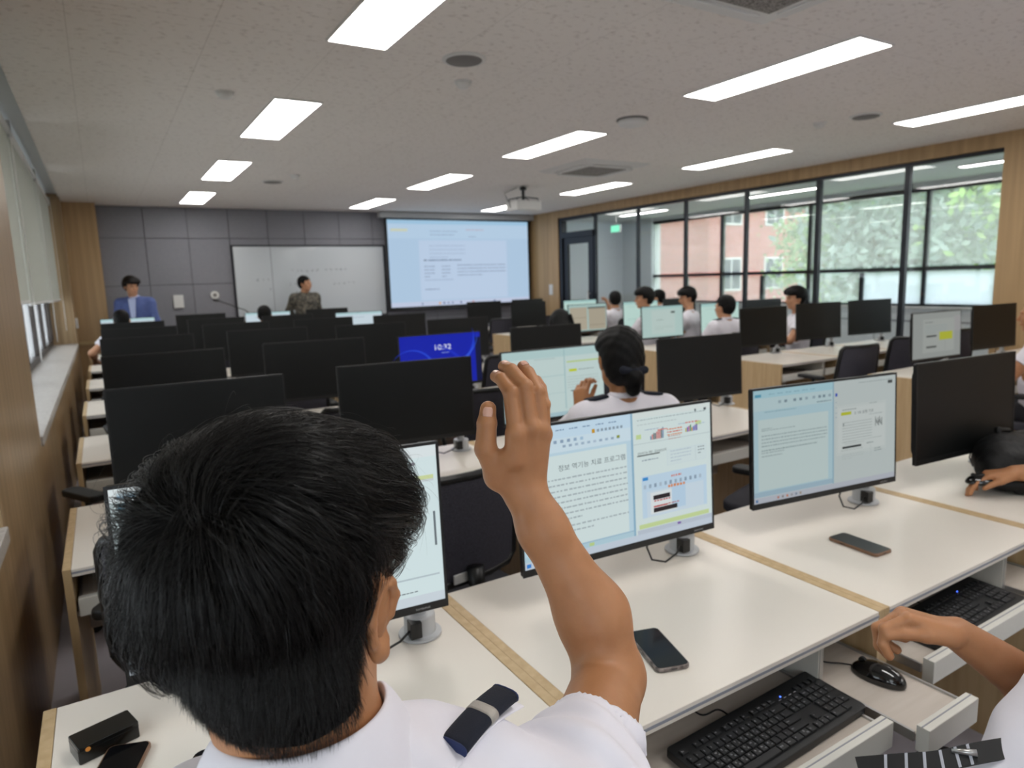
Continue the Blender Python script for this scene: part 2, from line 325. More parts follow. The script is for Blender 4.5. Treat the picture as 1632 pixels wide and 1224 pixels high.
# round loudspeakers, detectors, cassette air conditioners
for x, y, n in ((1.92, 3.61, 'left, nearest the camera'), (1.93, 8.65, 'left, far down the room'), (5.59, 3.46, 'near the right end of the room')):
    t = thing('ceiling_speaker', 'round grey ceiling speaker, '+n, 'speaker', (x, y, H)); MB().lathe([(.125, 0), (.125, -.008), (.11, -.012)], 32).build('rim', white_p, t, smooth=True); MB().lathe([(.108, -.009), (.1, -.016), (.01, -.018)], 32).build('grille', spk_grey, t, smooth=True)
t = thing('smoke_detector', 'round white disc-shaped access point on the ceiling, middle of the room', 'detector', (3.84, 4.36, H)); MB().lathe([(.1, 0), (.12, -.02), (.1, -.05), (.03, -.062)], 32).build('cover', white_p, t, smooth=True); MB().lathe([(.125, 0), (.127, -.014)], 32).build('base_plate', spk_grey, t, smooth=True)
for x, y, n in ((2.12, 4.01, 'just beyond the large round speaker'), (5.47, 3.8, 'between the right lights'), (2.06, 8.09, 'far left beyond the small speaker'), (.83, 4.87, 'left of the second left light')):
    t = thing('smoke_detector', 'small white ceiling detector '+n, 'detector', (x, y, H), 0, 'small ceiling detectors'); MB().lathe([(.05, 0), (.05, -.018), (.03, -.04), (.01, -.045)], 20).build('detector_head', white_p, t, smooth=True); MB().lathe([(.058, 0), (.058, -.007)], 20).build('base_plate', white_p, t)
def cassette(x, y, label):
    t = thing('air_conditioner', label, 'air conditioner', (x, y, H), 0, 'cassette air conditioners'); a = .475
    f = MB()
    for s0, s1, z0, z1 in ((a, .40, 0, -.03), (.40, .27, -.03, -.045)):
        v = [(sx*s, sy*s, z) for s, z in ((s0, z0), (s1, z1)) for sx, sy in ((-1, -1), (1, -1), (1, 1), (-1, 1))]
        f.add(v, [(k, (k+1) % 4, 4+(k+1) % 4, 4+k) for k in range(4)])
    f.add([(-a, -a, -.0), (a, -a, 0), (a, a, 0), (-a, a, 0)], [(0, 1, 2, 3)]); f.build('panel', white_p, t)
    for k in range(4):
        R = Matrix.Rotation(k*PI/2, 3, 'Z'); v = MB().box(-.26, .31, -.052, .26, .37, -.036); v.V = [tuple(R @ Vector(p)) for p in v.V]; v.build('louver', white_p, t, bevel=.004)
    g = MB().box(-.265, -.265, -.05, .265, .265, -.042); g.build('intake_grille', vent_dk, t)
cassette(2.58, 2.0, 'white cassette air conditioner at the top edge, nearest the camera'); cassette(5.06, 6.42, 'white cassette air conditioner in the middle of the ceiling')
# projector on its ceiling mount
t = thing('projector', 'white projector hanging from the ceiling before the screen', 'projector', (5.12, 8.05, 0))
MB().box(-.2, -.15, 2.47, .2, .15, 2.6).build('body', white_p, t, bevel=.02); MB().lathe([(.045, 0), (.045, .04), (.03, .04)], 20).build('mount_plate', blk, t).location = (0, 0, 2.75)
MB().tube([(0, 0, 2.62), (0, 0, 2.8)], .022).build('pole', blk, t); m = MB().tube([(-.1, .15, 2.53), (-.1, .175, 2.53)], .04, 20); m.build('lens', blk_gloss, t)
br = MB(); [br.tube([(0, 0, 2.66), (sx*.17, sy*.11, 2.63), (sx*.17, sy*.11, 2.6)], .008, 6) for sx in (-1, 1) for sy in (-1, 1)]; br.build('bracket', blk, t)
MB().tube([(-.1, 0, 2.78), (-.3, .0, 2.7), (-.24, -.05, 2.5), (-.22, 0, 2.6)], .006, 6).build('cable', blk, t)
# ------------------------------------------------------------------ flat picture meshes for displays and boards
class Pic:
    """flat picture of width w, height h in the local x-z plane facing -y; only overlapping elements are stacked, a hair apart"""
    def __init__(s, w, h, step=.0004): s.w, s.h, s.st = w, h, step; s.V = []; s.F = []; s.C = []; s.k = 0; s.bb = []
    def lay(s, u0, v0, u1, v1):
        k = 1+max([b[4] for b in s.bb if b[0] < u1 and b[2] > u0 and b[1] < v1 and b[3] > v0] or [0]); s.bb.append((u0, v0, u1, v1, k)); s.k = k
    dim = 1
    def poly(s, pts, col):
        n = len(s.V); s.V += [((u-.5)*s.w, -s.k*s.st, v*s.h) for u, v in pts]; s.F.append(tuple(range(n, n+len(pts)))); s.C.append(tuple(c*s.dim for c in lin(col)))
    def rect(s, u0, v0, u1, v1, col): s.lay(u0, v0, u1, v1); s.poly([(u0, v0), (u1, v0), (u1, v1), (u0, v1)], col)
    def dash(s, u0, u1, v, h, col, wd=.012, gap=.004, jag=.6):
        """one line of tiny unreadable print"""
        h = h*.8; s.lay(u0, v, u1, v+h); u = u0
        while u < u1:
            L = wd*(.5+rnd.random()); e = min(u+L, u1); hh = h*(1-jag*.3*rnd.random()); s.poly([(u, v), (e, v), (e, v+hh), (u, v+hh)], col); u = e+gap*(.6+rnd.random()*.8)
    def para(s, u0, u1, v1, n, dv, h, col, last=.5, **k):
        for i in range(n): s.dash(u0, u1 if i < n-1 else u0+(u1-u0)*last, v1-i*dv, h, col, **k)
    def text(s, t, u, v, hu, col, width=None):
        V, F, x0, x1 = text_polys(t); sc = hu*s.h; sx = sc if width is None else width*s.w/(x1-x0); s.lay(u, v, u+(x1-x0)*sx/s.w, v+hu)
        for f in F: s.poly([(u+(V[i][0]-x0)*sx/s.w, v+V[i][1]*sc/s.h) for i in f], col)
    def build(s, name, m, parent=None):
        o = mkobj(name, s.V, s.F, m, parent); a = o.data.color_attributes.new('Col', 'FLOAT_COLOR', 'CORNER'); dat = []
        for p, c in zip(o.data.polygons, s.C): dat += list(c+(1,))*len(p.vertices)
        a.data.foreach_set('color', dat); return o
# ------------------------------------------------------------------ front of the room
t = thing('projection_screen', 'large pull-down projection screen showing a pale blue document', 'screen', (5.97, 11.6, 0))
box('housing', silver, -1.62, -.07, 2.69, 1.6, .07, 2.79, t, bevel=.01)
sf = MB().box(-1.53, -.004, 1.06, 1.52, .004, 2.7); sf.build('screen_fabric', blk, t); MB().tube([(-1.54, 0, 1.05), (1.53, 0, 1.05)], .018, 10).build('bottom_bar', blk, t, smooth=True)
p = Pic(2.96, 1.56, .002); p.rect(0, 0, 1, 1, 'b9d4ee'); p.rect(0, .955, 1, 1, 'a9d0ec'); p.rect(0, .79, 1, .955, 'c0daf2'); p.rect(.2, .07, .83, .77, 'c6daf3'); p.rect(0, 0, 1, .055, 'ccd6ee')
p.rect(.02, .87, .13, .9, 'd6dcc4'); p.dash(.28, .47, .87, .012, '93a8c6'); p.dash(.28, .45, .83, .012, '93a8c6'); p.dash(.53, .66, .89, .012, 'c8a8b4'); p.dash(.55, .6, .81, .01, '8fa3c0')
p.para(.27, .52, .7, 4, .045, .014, 'a9bdd8'); p.dash(.23, .25, .53, .022, '3d4c63'); p.dash(.26, .49, .53, .02, '6b7d99'); p.para(.23, .3, .46, 4, .04, .014, '8a9cb8'); p.para(.35, .41, .46, 4, .04, .014, '8a9cb8'); p.para(.46, .82, .47, 4, .04, .014, '8a9cb8'); p.dash(.23, .43, .3, .014, '9fb3d0'); p.dash(.23, .33, .19, .016, '8a9cb8')
for u in (.2, .32, .35, .38, .41, .47, .56, .72): p.rect(u, .015, u+.012, .04, rnd.choice(['e8b06a', '8f9fc0', 'd49a9a', '6c7da5']))
o = p.build('projected_picture', proj_on, t); o.location = (0, -.006, 1.1)
t = thing('whiteboard', 'wide glossy whiteboard with faint marker notes on the grey wall', 'whiteboard', (3.18, YF-.03, 0))
box('board', board_m, -1.27, -.012, 1.0, 1.27, 0, 2.2, t); f = MB(); f.box(-1.3, -.022, 2.2, 1.3, .01, 2.225); f.box(-1.3, -.022, .975, 1.3, .01, 1.0); f.box(-1.3, -.022, 1.0, -1.27, .01, 2.2); f.box(1.27, -.022, 1, 1.3, .01, 2.2); f.build('frame', frame_dk, t)
box('panel_seam', edge_grey, -.69, -.016, 1.0, -.682, -.011, 2.2, t); box('pen_tray', alum, -.9, -.08, .96, .9, -.01, .98, t)
mk = MB()
for x0, z0, n in ((-.36, 1.8, 6), (.22, 1.81, 5), (-.92, 1.66, 3), (-.72, 1.5, 1), (-.4, 1.58, 5), (.35, 1.57, 5), (-.3, 1.45, 3)):
    for k in range(n):
        xx = x0+k*.085
        for q in range(3): a = rnd.uniform(-.03, .03); mk.tube([(xx+rnd.uniform(-.025, .025), -.014, z0+rnd.uniform(-.025, .025)), (xx+a, -.014, z0+rnd.uniform(-.025, .025))], .0028, 4)
mk.build('marker_writing', mat('marker_ink', '707782', .7), t)
tag(box('wall_box', white_p, .98, YF-.05, 1.26, 1.12, YF-.018, 1.46, bevel=.005), 'white rectangular wall box on the grey panels behind the man in blue', 'wall box')
t = thing('wall_speaker', 'small round white sounder on the grey wall beside the whiteboard', 'speaker', (1.58, YF-.018, 1.44)); mm = MB().tube([(0, 0, 0), (0, -.04, 0)], .062, 24); mm.build('case', white_p, t, smooth=False); MB().tube([(0, -.04, 0), (0, -.046, 0)], .03, 18).build('grille', spk_grey, t)
t = thing('lectern', 'low lectern with a gooseneck microphone before the whiteboard', 'lectern', (1.62, 11.05, 0)); box('cabinet', frame_br, -.35, -.28, 0, .55, .28, .98, t, bevel=.01); box('top', desk_wood, -.38, -.3, .98, .58, .3, 1.02, t, bevel=.006)
MB().tube([(.38, 0, 1.02), (.36, 0, 1.12), (.28, 0, 1.2), (.12, 0, 1.27), (-.02, 0, 1.33), (-.09, 0, 1.36)], .007, 8).build('gooseneck', blk, t, smooth=True); MB().tube([(-.09, 0, 1.36), (-.16, 0, 1.38)], .016, 10).build('microphone', blk, t, smooth=True); MB().lathe([(.06, 0), (.055, .02), (.02, .03)], 20, (.38, 0, 1.02)).build('microphone_base', white_p, t, smooth=True)
# ------------------------------------------------------------------ outside
tag(box('lawn', grass_m, 10.5, -5, -3.6, 80, 80, -3.52), 'green lawn outside far below the windows', 'grass', kind='stuff')
def building(x0, y0, x1, y1, z1, label, m, wins, face='y'):
    t = thing('building', label, 'building', ((x0+x1)/2, (y0+y1)/2, 0)); hx, hy = (x1-x0)/2, (y1-y0)/2; box('wall', m, -hx, -hy, -3.5, hx, hy, z1, t); box('roof', white_pt, -hx-.2, -hy-.2, z1, hx+.2, hy+.2, z1+.3, t)
    for wx, wz in wins:
        f = box('window', white_p, wx-.75, -hy-.06, wz, wx+.75, -hy+.05, wz+1.7, t); g = MB(); g.box(wx-.65, -hy-.07, wz+.1, wx-.04, -hy-.06, wz+1.6); g.box(wx+.04, -hy-.07, wz+.1, wx+.65, -hy-.06, wz+1.6); g.build('pane', frost, f)
    return t
building(11.7, 12.6, 13.7, 18, 9, 'near red brick building wing seen through the corridor windows', brick_m, [])
building(19, 24, 37, 32, 11, 'pink brick building with white windows behind the trees', brick_far, [(x, z) for x in (-6.9, -3.6, -.3, 3, 6.3) for z in (-2.6, .6, 3.9, 7.2)])
tb = building(37.5, 24, 52, 30, 5.5, 'pale building with a blue roof between the trees', white_pt, [(x, 1) for x in (-5, -2, 1, 4)]); tb.children[1].data.materials[0] = blue_roof
def tree(x, y, z0, h, r, m, label, n=7000, sz=.13):
    t = thing('tree', label, 'tree', (x, y, z0), 0, 'trees outside the windows')
    tr = MB().tube([(0, 0, 0), (.1, 0, h*.3), (0, .1, h*.7)], [r*.08, r*.06, r*.03], 8)
    for k in range(6): a = k*1.05; tr.tube([(0, 0, h*.3+k*h*.05), (math.cos(a)*r*.5, math.sin(a)*r*.5, h*.55+k*h*.04)], [r*.03, r*.01], 6)
    tr.build('trunk', bark, t, smooth=True)
    cs = nrg.normal(size=(26, 3)); cs /= np.linalg.norm(cs, axis=1)[:, None]; cs = cs*nrg.uniform(.35, .95, (26, 1))*[r, r, h*.33]+[0, 0, h*.68]
    c = cs[nrg.integers(0, 26, n)]+nrg.normal(size=(n, 3))*r*.2
    a = nrg.normal(size=(n, 3)); a /= np.linalg.norm(a, axis=1)[:, None]; b = np.cross(a, nrg.normal(size=(n, 3))); b /= np.linalg.norm(b, axis=1)[:, None]; a *= sz; b *= sz*.5
    V = np.stack([c-a, c-b, c+a, c+b], 1).reshape(-1, 3); mkobj('foliage', V, np.arange(4*n).reshape(-1, 4), m, t)
tree(16.5, 9.2, -3.5, 8.6, 2.3, leafy[2], 'hazy blue-green tree in front of the pink brick building')
tree(19, 8.2, -3.5, 8.2, 2.6, leafy[0], 'light green leafy tree left of the thick outer window frame')
tree(17.5, 5.2, -3.5, 10, 2.8, leafy[0], 'bright green tree filling the right-hand window panes')
tree(15.5, 3.2, -3.5, 10.5, 2.6, leafy[1], 'green tree seen at the far right end of the glass')
tree(26, 17, -3.5, 7.5, 2.4, leafy[1], 'small green tree low before the brick building'); tree(24, 11.5, -3.5, 7, 2.5, leafy[1], 'low green tree beyond the middle panes')
building(-16, -2, -9, 16, 6, 'pale grey neighbouring building outside the left windows', white_pt, [])
# ------------------------------------------------------------------ desks
ORD = ['nearest', 'second', 'third', 'fourth', 'fifth', 'sixth', 'farthest']
DW, DD, DH = .855, .68, .74                       # pitch, depth and height of one desk unit
def make_desk(kb_out=0, ms_out=0):
    t = thing('computer_desk', 'x', 'desk'); h = DW/2; fy, by = -DD/2, DD/2
    for s in (-1, 1): box('side_panel', desk_wood_v, s*h-(0 if s < 0 else .022), fy, 0, s*h+(.022 if s < 0 else 0), by, DH+.001, t, bevel=.0012)
    top = box('desktop', white_lam, -h+.0225, fy, DH-.024, h-.0225, by, DH, t, bevel=.0015)
    e = box('edge_strip', edge_grey, -h+.0225, fy-.0012, DH-.0145, h-.0225, fy, DH-.0085, top)
    box('modesty_panel', tray_lam, -h+.0225, by-.12, .3, h-.0225, by-.104, DH-.026, t); box('bay_shelf', tray_lam, -h+.0225, fy+.02, .585, h-.0225, by-.13, .597, t)
    dv = box('divider', white_lip, .181, fy+.004, .6, .199, by-.2, DH-.025, t); box('divider_edge', alum, .184, fy+.002, .6, .196, fy+.004, DH-.025, dv)
    for nm, x0, x1, o in (('keyboard_tray', -h+.03, .176, kb_out), ('mouse_tray', .204, h-.03, ms_out)):
        y = fy-o; tr = box(nm, tray_lam, x0+.006, y+.024, .606, x1-.006, y+.42, .62, t)
        lp = box('tray_front', white_lip, x0, y, .588, x1, y+.026, .644, tr, bevel=.0015); box('grip_line', edge_grey, x0, y+.014, .6438, x1, y+.0165, .6446, tr)
        [box('tray_rail', alum, xa, y+.03, .604, xa+.006, y+.42, .625, tr) for xa in (x0, x1-.006)]
    return t
def reg(root):                                    # remember the children of a prototype, so that copying stays quick
    for o in [root]+list(root.children_recursive): KIDS[o.name] = list(o.children)
    return root
deskP = {}
def desk_at(block, r, s, x, yc):
    key = (block, r, s); v = {('L', 0, 1): (.17, .225), ('L', 0, 2): (.105, .10)}.get(key, (0, 0))
    if v not in deskP: t = reg(make_desk(*v)); deskP[v] = t
    else: t = copy_tree(deskP[v])
    t.location = (x, yc, 0)
    lc = ['seat beside the wooden wall', 'second seat from the wooden wall', 'third seat from the wooden wall', 'seat beside the central aisle'][s] if block == 'L' else ['seat beside the central aisle', 'middle seat', 'seat beside the glass partition'][s]
    t['label'] = 'white wood-sided desk, %s row, %s block, %s' % (ORD[r], 'left' if block == 'L' else 'right', lc); t['group'] = 'computer desks in rows'
SEATS = {}
for r in range(7):
    yc = 1.18+1.46*r
    for s in range(4): SEATS['L%d.%d' % (r, s)] = (-.18+DW*(s+.5), yc); desk_at('L', r, s, -.18+DW*(s+.5), yc)
    if r > 0:
        for s in range(3): SEATS['R%d.%d' % (r, s)] = (5.0+DW*(s+.5), yc); desk_at('R', r, s, 5.0+DW*(s+.5), yc)
# ------------------------------------------------------------------ monitors
PW, PH = .625, .372
def make_monitor(lit=False, cable=True):
    """origin on the desk below the middle of the panel; the arm's column stands off to the right behind it"""
    t = thing('monitor', 'x', 'monitor'); t['group'] = 'computer monitors on the desks'
    R = Matrix.Rotation(-.05, 3, 'X'); C0 = Vector((0, 0, .265))
    def place(o): o.matrix_local = Matrix.Translation(C0) @ R.to_4x4(); return o
    sh = place(MB().prism(rrect(PW, PH, .006, 3), 'y', .0, .012).build('panel', blk, t, bevel=.001))
    bk = MB().prism(rrect(PW*.93, PH*.86, .03), 'y', .012, .034).build('back_cover', blk, t, bevel=.006); place(bk)
    bz = MB(); a, b, e, lo = PW/2, PH/2, .0065, .018
    bz.box(-a, -.0022, b-e, a, 0, b); bz.box(-a, -.0022, -b, a, 0, -b+lo); bz.box(-a, -.0022, -b+lo, -a+e, 0, b-e); bz.box(a-e, -.0022, -b+lo, a, 0, b-e); place(bz.build('bezel', blk, t))
    if not lit: place(box('screen', scr_off, -a+e, -.001, -b+lo, a-e, .0, b-e, t))
    c = MB().tube([(.27, .075, .0), (.27, .075, .33)], .017, 14).build('column', silver, t, smooth=False)
    MB().lathe([(.05, 0), (.05, .006), (.036, .008), (.036, .05), (.034, .052)], 28, (.27, .075, 0)).build('column_foot', silver, t, smooth=False, bevel=.0015)
    box('foot_clamp', blk, .235, .03, .012, .262, .06, .05, t, bevel=.002)
    MB().tube([(.27, .075, .3), (.12, .13, .3), (0, .075, .265), (0, .03, .265)], [.016, .018, .018, .022], 10).build('arm', silver, t, smooth=True)
    if cable: MB().tube([(.12, .035, .1), (.11, .04, .055), (.12, .03, .02), (.16, .02, .008), (.21, .03, .018), (.25, .05, .035), (.27, .07, .05)], .0028, 8).build('cable', blk, t, smooth=True)
    return t
def lit_pic(kind):
    p = Pic(PW-.013, PH-.0245, .00035 if kind[0] == 'n' else .0012)
    if kind == 'n1':            # document, seen only right and left of the student's head
        p.rect(0, 0, 1, 1, 'dceef0'); p.rect(0, .93, 1, 1, 'e4eef0'); p.rect(.4, .79, .985, .815, 'd3e0a6'); p.rect(.4, .775, .985, .79, 'cfd9dc'); p.rect(0, 0, 1, .06, 'd3dee6'); p.rect(.3, .17, .985, .18, 'b9c8cf')
        for u, c in ((.8, '8a6b5c'), (.86, 'd36a5a'), (.905, '8d8d96')): p.rect(u, .885, u+.015, .905, c)
        for u in (.74, .8, .86): p.rect(u, .83, u+.012, .85, '9aa7ae')
        p.rect(.975, .36, .983, .58, '6c767c'); p.para(.45, .78, .62, 2, .03, .012, 'a6b2b8'); p.para(.6, .74, .46, 3, .03, .012, '8f9aa1'); p.rect(.55, .26, .76, .33, 'c2ced2'); p.rect(.553, .265, .757, .325, 'dceef0'); p.para(.6, .73, .31, 2, .025, .012, '7d888f'); p.dash(.5, .9, .085, .008, '5c676e')
        p.rect(.02, .94, .2, .975, 'c9dfe9'); p.dash(.02, .2, .945, .02, '6d8fa8'); p.rect(.02, .885, .14, .92, '4a9fc2'); p.text('MENU', .03, .89, .03, 'e8f4f8'); p.dash(.02, .28, .85, .012, '8aa1ac'); p.rect(.02, .02, .06, .05, '3f90d6')
        p.para(.03, .3, .78, 12, .05, .012, 'b4c4ca')
    if kind == 'n2':            # word processor left, slides right
        p.rect(0, 0, 1, 1, 'cfe0e4'); p.rect(0, .06, .545, 1, 'bdd8e6'); p.rect(0, .9, .545, 1, 'c6dff0'); p.rect(.03, .1, .52, .78, 'd6e6e6'); p.rect(0, .8, .545, .9, 'cfe3ee')
        for k in range(7): p.dash(.04+k*.065, .08+k*.065, .955, .012, '7c97b5')
        for k in range(9): p.rect(.03+k*.032, .865, .045+k*.032, .888, rnd.choice(['a3c2da', '96b0c8', '8ca3bb', 'a9c8a0']))
        p.rect(.345, .9, .36, .93, 'c9992f')
        for k in range(7): p.rect(.37+k*.02, .905, .382+k*.02, .925, '8fa0ae')
        for k in range(10): p.rect(.2+k*.03, .83, .215+k*.03, .848, rnd.choice(['a2b8cc', 'b0c4d6', '98adc2']))
        p.rect(.47, .835, .485, .855, '8d9a3d')
        p.text('정보 역기능 치료 프로그램', .175, .665, .05, '5a656c', width=.335)
        p.para(.04, .52, .6, 8, .043, .015, 'a7b4b9', wd=.016, gap=.006); p.para(.06, .52, .245, 2, .04, .015, 'a9b6bb', last=.6, wd=.016, gap=.006)
        p.rect(.02, .09, .545, .098, '9dbdd0'); p.rect(0, .052, .545, .09, 'b2d0dd'); p.rect(.545, .05, .556, 1, '8db3cb')
        p.rect(.556, .05, 1, 1, 'd5e4e3'); p.rect(.556, .955, 1, 1, 'd9e3e1'); p.dash(.58, .97, .935, .01, 'a3b3b6'); p.dash(.58, .8, .9, .008, 'b5c2c4'); p.rect(.905, .945, .915, .965, '6c757a'); p.rect(.96, .945, .975, .965, '555d61')
        p.rect(.572, .795, .6, .83, 'c3d99b'); p.rect(.91, .835, .945, .865, 'c3d99b'); p.rect(.556, .755, 1, .76, 'b9c9cb')
        for k in range(9): p.rect(.65+k*.0085, .775, .656+k*.0085, .805+.006*k+.004*(k % 3), rnd.choice(['3c4248', '4a5056', '5b80a8', 'c9625c']))
        p.rect(.69, .84, .745, .848, 'd9857a'); 
        for k in range(3): p.dash(.745, .83, .83-k*.022, .012, ['d9773f', 'cf5f4c', 'd98f63'][k]); 
        for k in range(2): p.dash(.75, .82, .775-k*.02, .008, 'b78a86')
        for k in range(8): p.rect(.91-.06+k*.009, .79, .917-.06+k*.009, .81+.022*((k*5) % 4)/3+.01, ['c0b23b', '6a4fa8', 'b94a8f', '3d8f5a', 'c9843a', '4f6fc0', '7a59b5', '55339a'][k])
        p.dash(.85, .93, .86, .014, 'd06a62'); p.dash(.62, .7, .855, .008, '97acc4'); p.dash(.81, .85, .86, .008, '9fb8cf'); p.dash(.93, .97, .84, .008, '9fb8cf')
        p.text('정보역기능 예방 · 정보보호교육', .578, .672, .026, '3a4349', width=.16); p.rect(.575, .66, .7, .668, '20262a'); p.dash(.6, .69, .62, .012, '8c9ba8')
        p.rect(.74, .55, .97, .67, 'c9dae0'); p.rect(.742, .553, .968, .667, 'd3e2e3'); p.para(.76, .88, .655, 4, .026, .008, 'a9bccb'); p.rect(.905, .553, .907, .667, 'b9c8cd'); p.para(.92, .96, .65, 3, .024, .01, '6d7a82')
        p.rect(.595, .17, .97, .5, 'c0d8ea'); p.rect(.6, .465, .63, .49, '3e8fd0'); 
        for k in range(12): p.rect(.605+k*.029, .4, .618+k*.029, .43, rnd.choice(['98acbe', 'abbccc', '8c9fb2']))
        p.dash(.76, .82, .455, .02, 'd0857c'); p.rect(.62, .17, .95, .375, 'cbdce8'); p.rect(.64, .19, .79, .36, 'dfe6e8'); p.rect(.76, .2, .84, .4, 'b9d3e8')
        p.dash(.74, .84, .375, .028, 'd98a55'); p.rect(.655, .3, .75, .335, '2a2226'); p.dash(.66, .75, .285, .014, 'c03a3a'); p.rect(.655, .2, .79, .235, '2a2226'); p.rect(.655, .24, .735, .25, 'c44b46')
        p.dash(.66, .8, .245, .01, 'b53c3c'); p.rect(.575, .09, .98, .125, 'c6d99c'); p.rect(0, 0, 1, .05, 'c6d2df'); p.rect(.565, .05, 1, .085, 'bcc7d4')
        p.rect(.008, .012, .028, .04, '2f7fd0'); p.dash(.05, .3, .018, .014, '9fb0bf'); p.rect(.79, .06, .81, .078, '7f5fa8'); p.rect(.31, .06, .335, .085, 'bcd48e')
    if kind == 'n3':            # two plain documents
        p.dim = .88
        p.rect(0, 0, 1, 1, 'c3cfd0'); p.rect(0, .06, .535, 1, 'aecbd4'); p.rect(.03, .11, .5, .74, 'c2d3d2'); p.rect(0, .82, .535, .93, 'b9d0d4'); p.rect(0, .93, .535, 1, 'a5cbd6')
        for k in range(6): p.dash(.1+k*.055, .135+k*.055, .955, .01, '7da5b5')
        for u in (.16, .2, .26, .3, .34, .39, .43, .46, .5): p.rect(u, .87, u+.018, .895, rnd.choice(['7b8f99', '95a9b2']))
        p.rect(.01, .94, .05, .965, '5a9fb8'); p.dash(.42, .52, .83, .014, '7f949c'); p.dash(.07, .28, .8, .012, '8fb0ba')
        p.dash(.05, .12, .655, .01, '9aaaab'); p.dash(.05, .27, .64, .009, '93a3a5'); p.para(.05, .49, .59, 4, .03, .014, '98a8aa', last=.98); p.para(.05, .42, .46, 1, .02, .014, '8b9b9d', last=1); p.para(.05, .2, .44, 2, .03, .013, '9caaac', last=.9)
        p.rect(.0, .055, .535, .1, '9fb9c8'); p.rect(.53, .05, .54, 1, '93b2c2'); p.rect(.54, .05, 1, 1, 'bfc9c8'); p.rect(.555, .3, .93, .77, 'c4cdcb'); p.rect(.57, .33, .92, .745, 'c9d1cf')
        p.dash(.72, .97, .96, .009, '98a3a3'); p.rect(.94, .925, .975, .955, '4a5050'); p.rect(.55, .86, .565, .89, '3450b8'); 
        for v in (.8, .75, .7, .66): p.rect(.552, v, .56, v+.012, '9fb0bb')
        p.dash(.6, .7, .72, .014, '8f9998'); p.rect(.59, .675, .665, .705, 'b9bf35'); p.text('Ⅱ  VR 실행 기초', .69, .672, .034, '5d6768', width=.14); p.dash(.8, .86, .755, .01, '98a3a3'); p.dash(.8, .9, .65, .008, '9aa5a5')
        p.rect(.605, .57, .612, .6, '6a7373'); p.para(.6, .82, .6, 8, .026, .009, 'a3adac', gap=.002)
        for k in range(9): p.rect(.845+.006*k, .53+.01*((k*3) % 4), .849+.006*k, .62-.012*((k*7) % 5), '4c5353')
        p.para(.62, .9, .42, 2, .02, .008, 'a9b3b2'); p.rect(.6, .36, .74, .38, '33393a'); p.dash(.59, .75, .34, .009, 'a3adac'); p.dash(.78, .83, .375, .014, '8f9a99'); p.dash(.84, .89, .31, .014, '949f9e'); p.dash(.84, .9, .29, .014, '949f9e'); p.rect(.81, .25, .812, .36, 'b0bab9'); p.para(.6, .76, .3, 3, .02, .006, 'adb6b5')
        p.rect(0, 0, 1, .05, 'b7bcc6'); [p.rect(.15+k*.03, .015, .163+k*.03, .036, c) for k, c in enumerate(['b87d6c', '8f8a86', 'c2846a', '9a9a9c', '7c8a9c', '9c8f7c'])]; p.rect(.01, .012, .025, .036, '5a7fa8')
    if kind == 'fdoc':          # girl's document
        p.rect(0, 0, 1, 1, 'c5d8d6'); p.rect(0, .88, 1, 1, 'b4d0d0'); p.rect(.59, .1, .6, 1, '9fc0c4'); p.rect(0, .6, .59, .61, 'a9c6c8'); p.rect(0, .34, .59, .35, 'b5cccc'); p.dash(.3, .5, .86, .01, '93a9ad'); p.rect(.62, .78, .95, .8, 'b9cf7c'); p.rect(.64, .64, .72, .68, 'c3cf30'); p.dash(.74, .9, .655, .02, '93a3a3'); p.rect(.65, .345, .83, .36, '3e4646')
        p.para(.62, .95, .56, 5, .04, .01, 'a3b5b4'); p.rect(0, 0, 1, .06, 'a7c4cc')
    if kind == 'flock':         # blue lock screen with the time
        p.rect(0, 0, 1, 1, '0a1fb0')
        p.rect(.93, 0, 1, .9, '0a1240')
        def arc(cx, cy, r, a0, a1, wd, col):
            p.lay(0, 0, 1, .6); n = 22
            for k in range(n):
                a, b = a0+(a1-a0)*k/n, a0+(a1-a0)*(k+1)/n
                p.poly([(cx+r*math.cos(a), cy+r*1.6*math.sin(a)), (cx+r*math.cos(b), cy+r*1.6*math.sin(b)), (cx+(r+wd*k/n)*math.cos(b), cy+(r+wd*k/n)*1.6*math.sin(b)), (cx+(r+wd*k/n)*math.cos(a), cy+(r+wd*k/n)*1.6*math.sin(a))], col)
        arc(.12, .3, .26, 2.6, -.2, .04, '2447d6'); arc(.55, .95, .36, .3, -1.3, .06, '1f46d8'); arc(.62, 1.0, .34, .1, -1.2, .02, '3a63e6'); arc(.1, .1, .2, 2.4, .4, .02, '2a4fe0'); arc(.3, .0, .5, 1.5, .3, .06, '1630c8')
        for o_ in (0, .0022): p.text('10:32', .42+o_, .70, .15, 'e6ecff', width=.2); p.dash(.5, .59, .63, .02, '8fa3e8')
    if kind == 'fyel':
        p.dim = .85
        p.rect(0, 0, 1, 1, '9ea3a0'); p.rect(.2, .12, .86, .86, 'a9aeaa'); p.rect(.54, .38, .82, .56, 'b8bd3c'); p.dash(.24, .4, .78, .03, '7c8280'); p.para(.24, .7, .7, 4, .05, .016, '8fa0a3'); p.rect(.27, .46, .48, .5, '4c504f'); p.rect(.27, .22, .48, .26, '4c504f'); p.rect(.66, .14, .665, .36, '8b908d'); p.rect(.86, .55, 1, .9, 'a6a6a6')
    if kind == 'fpage':
        p.rect(0, 0, 1, 1, 'b3cdc8'); p.rect(.22, .1, .8, .88, 'bccfca'); p.rect(.7, .76, .8, .82, '3d4644'); p.dash(.35, .5, .55, .02, '6c7a78'); p.para(.3, .74, .34, 3, .05, .014, 'a0b3ae'); p.rect(0, .93, 1, 1, 'a3c6c4')
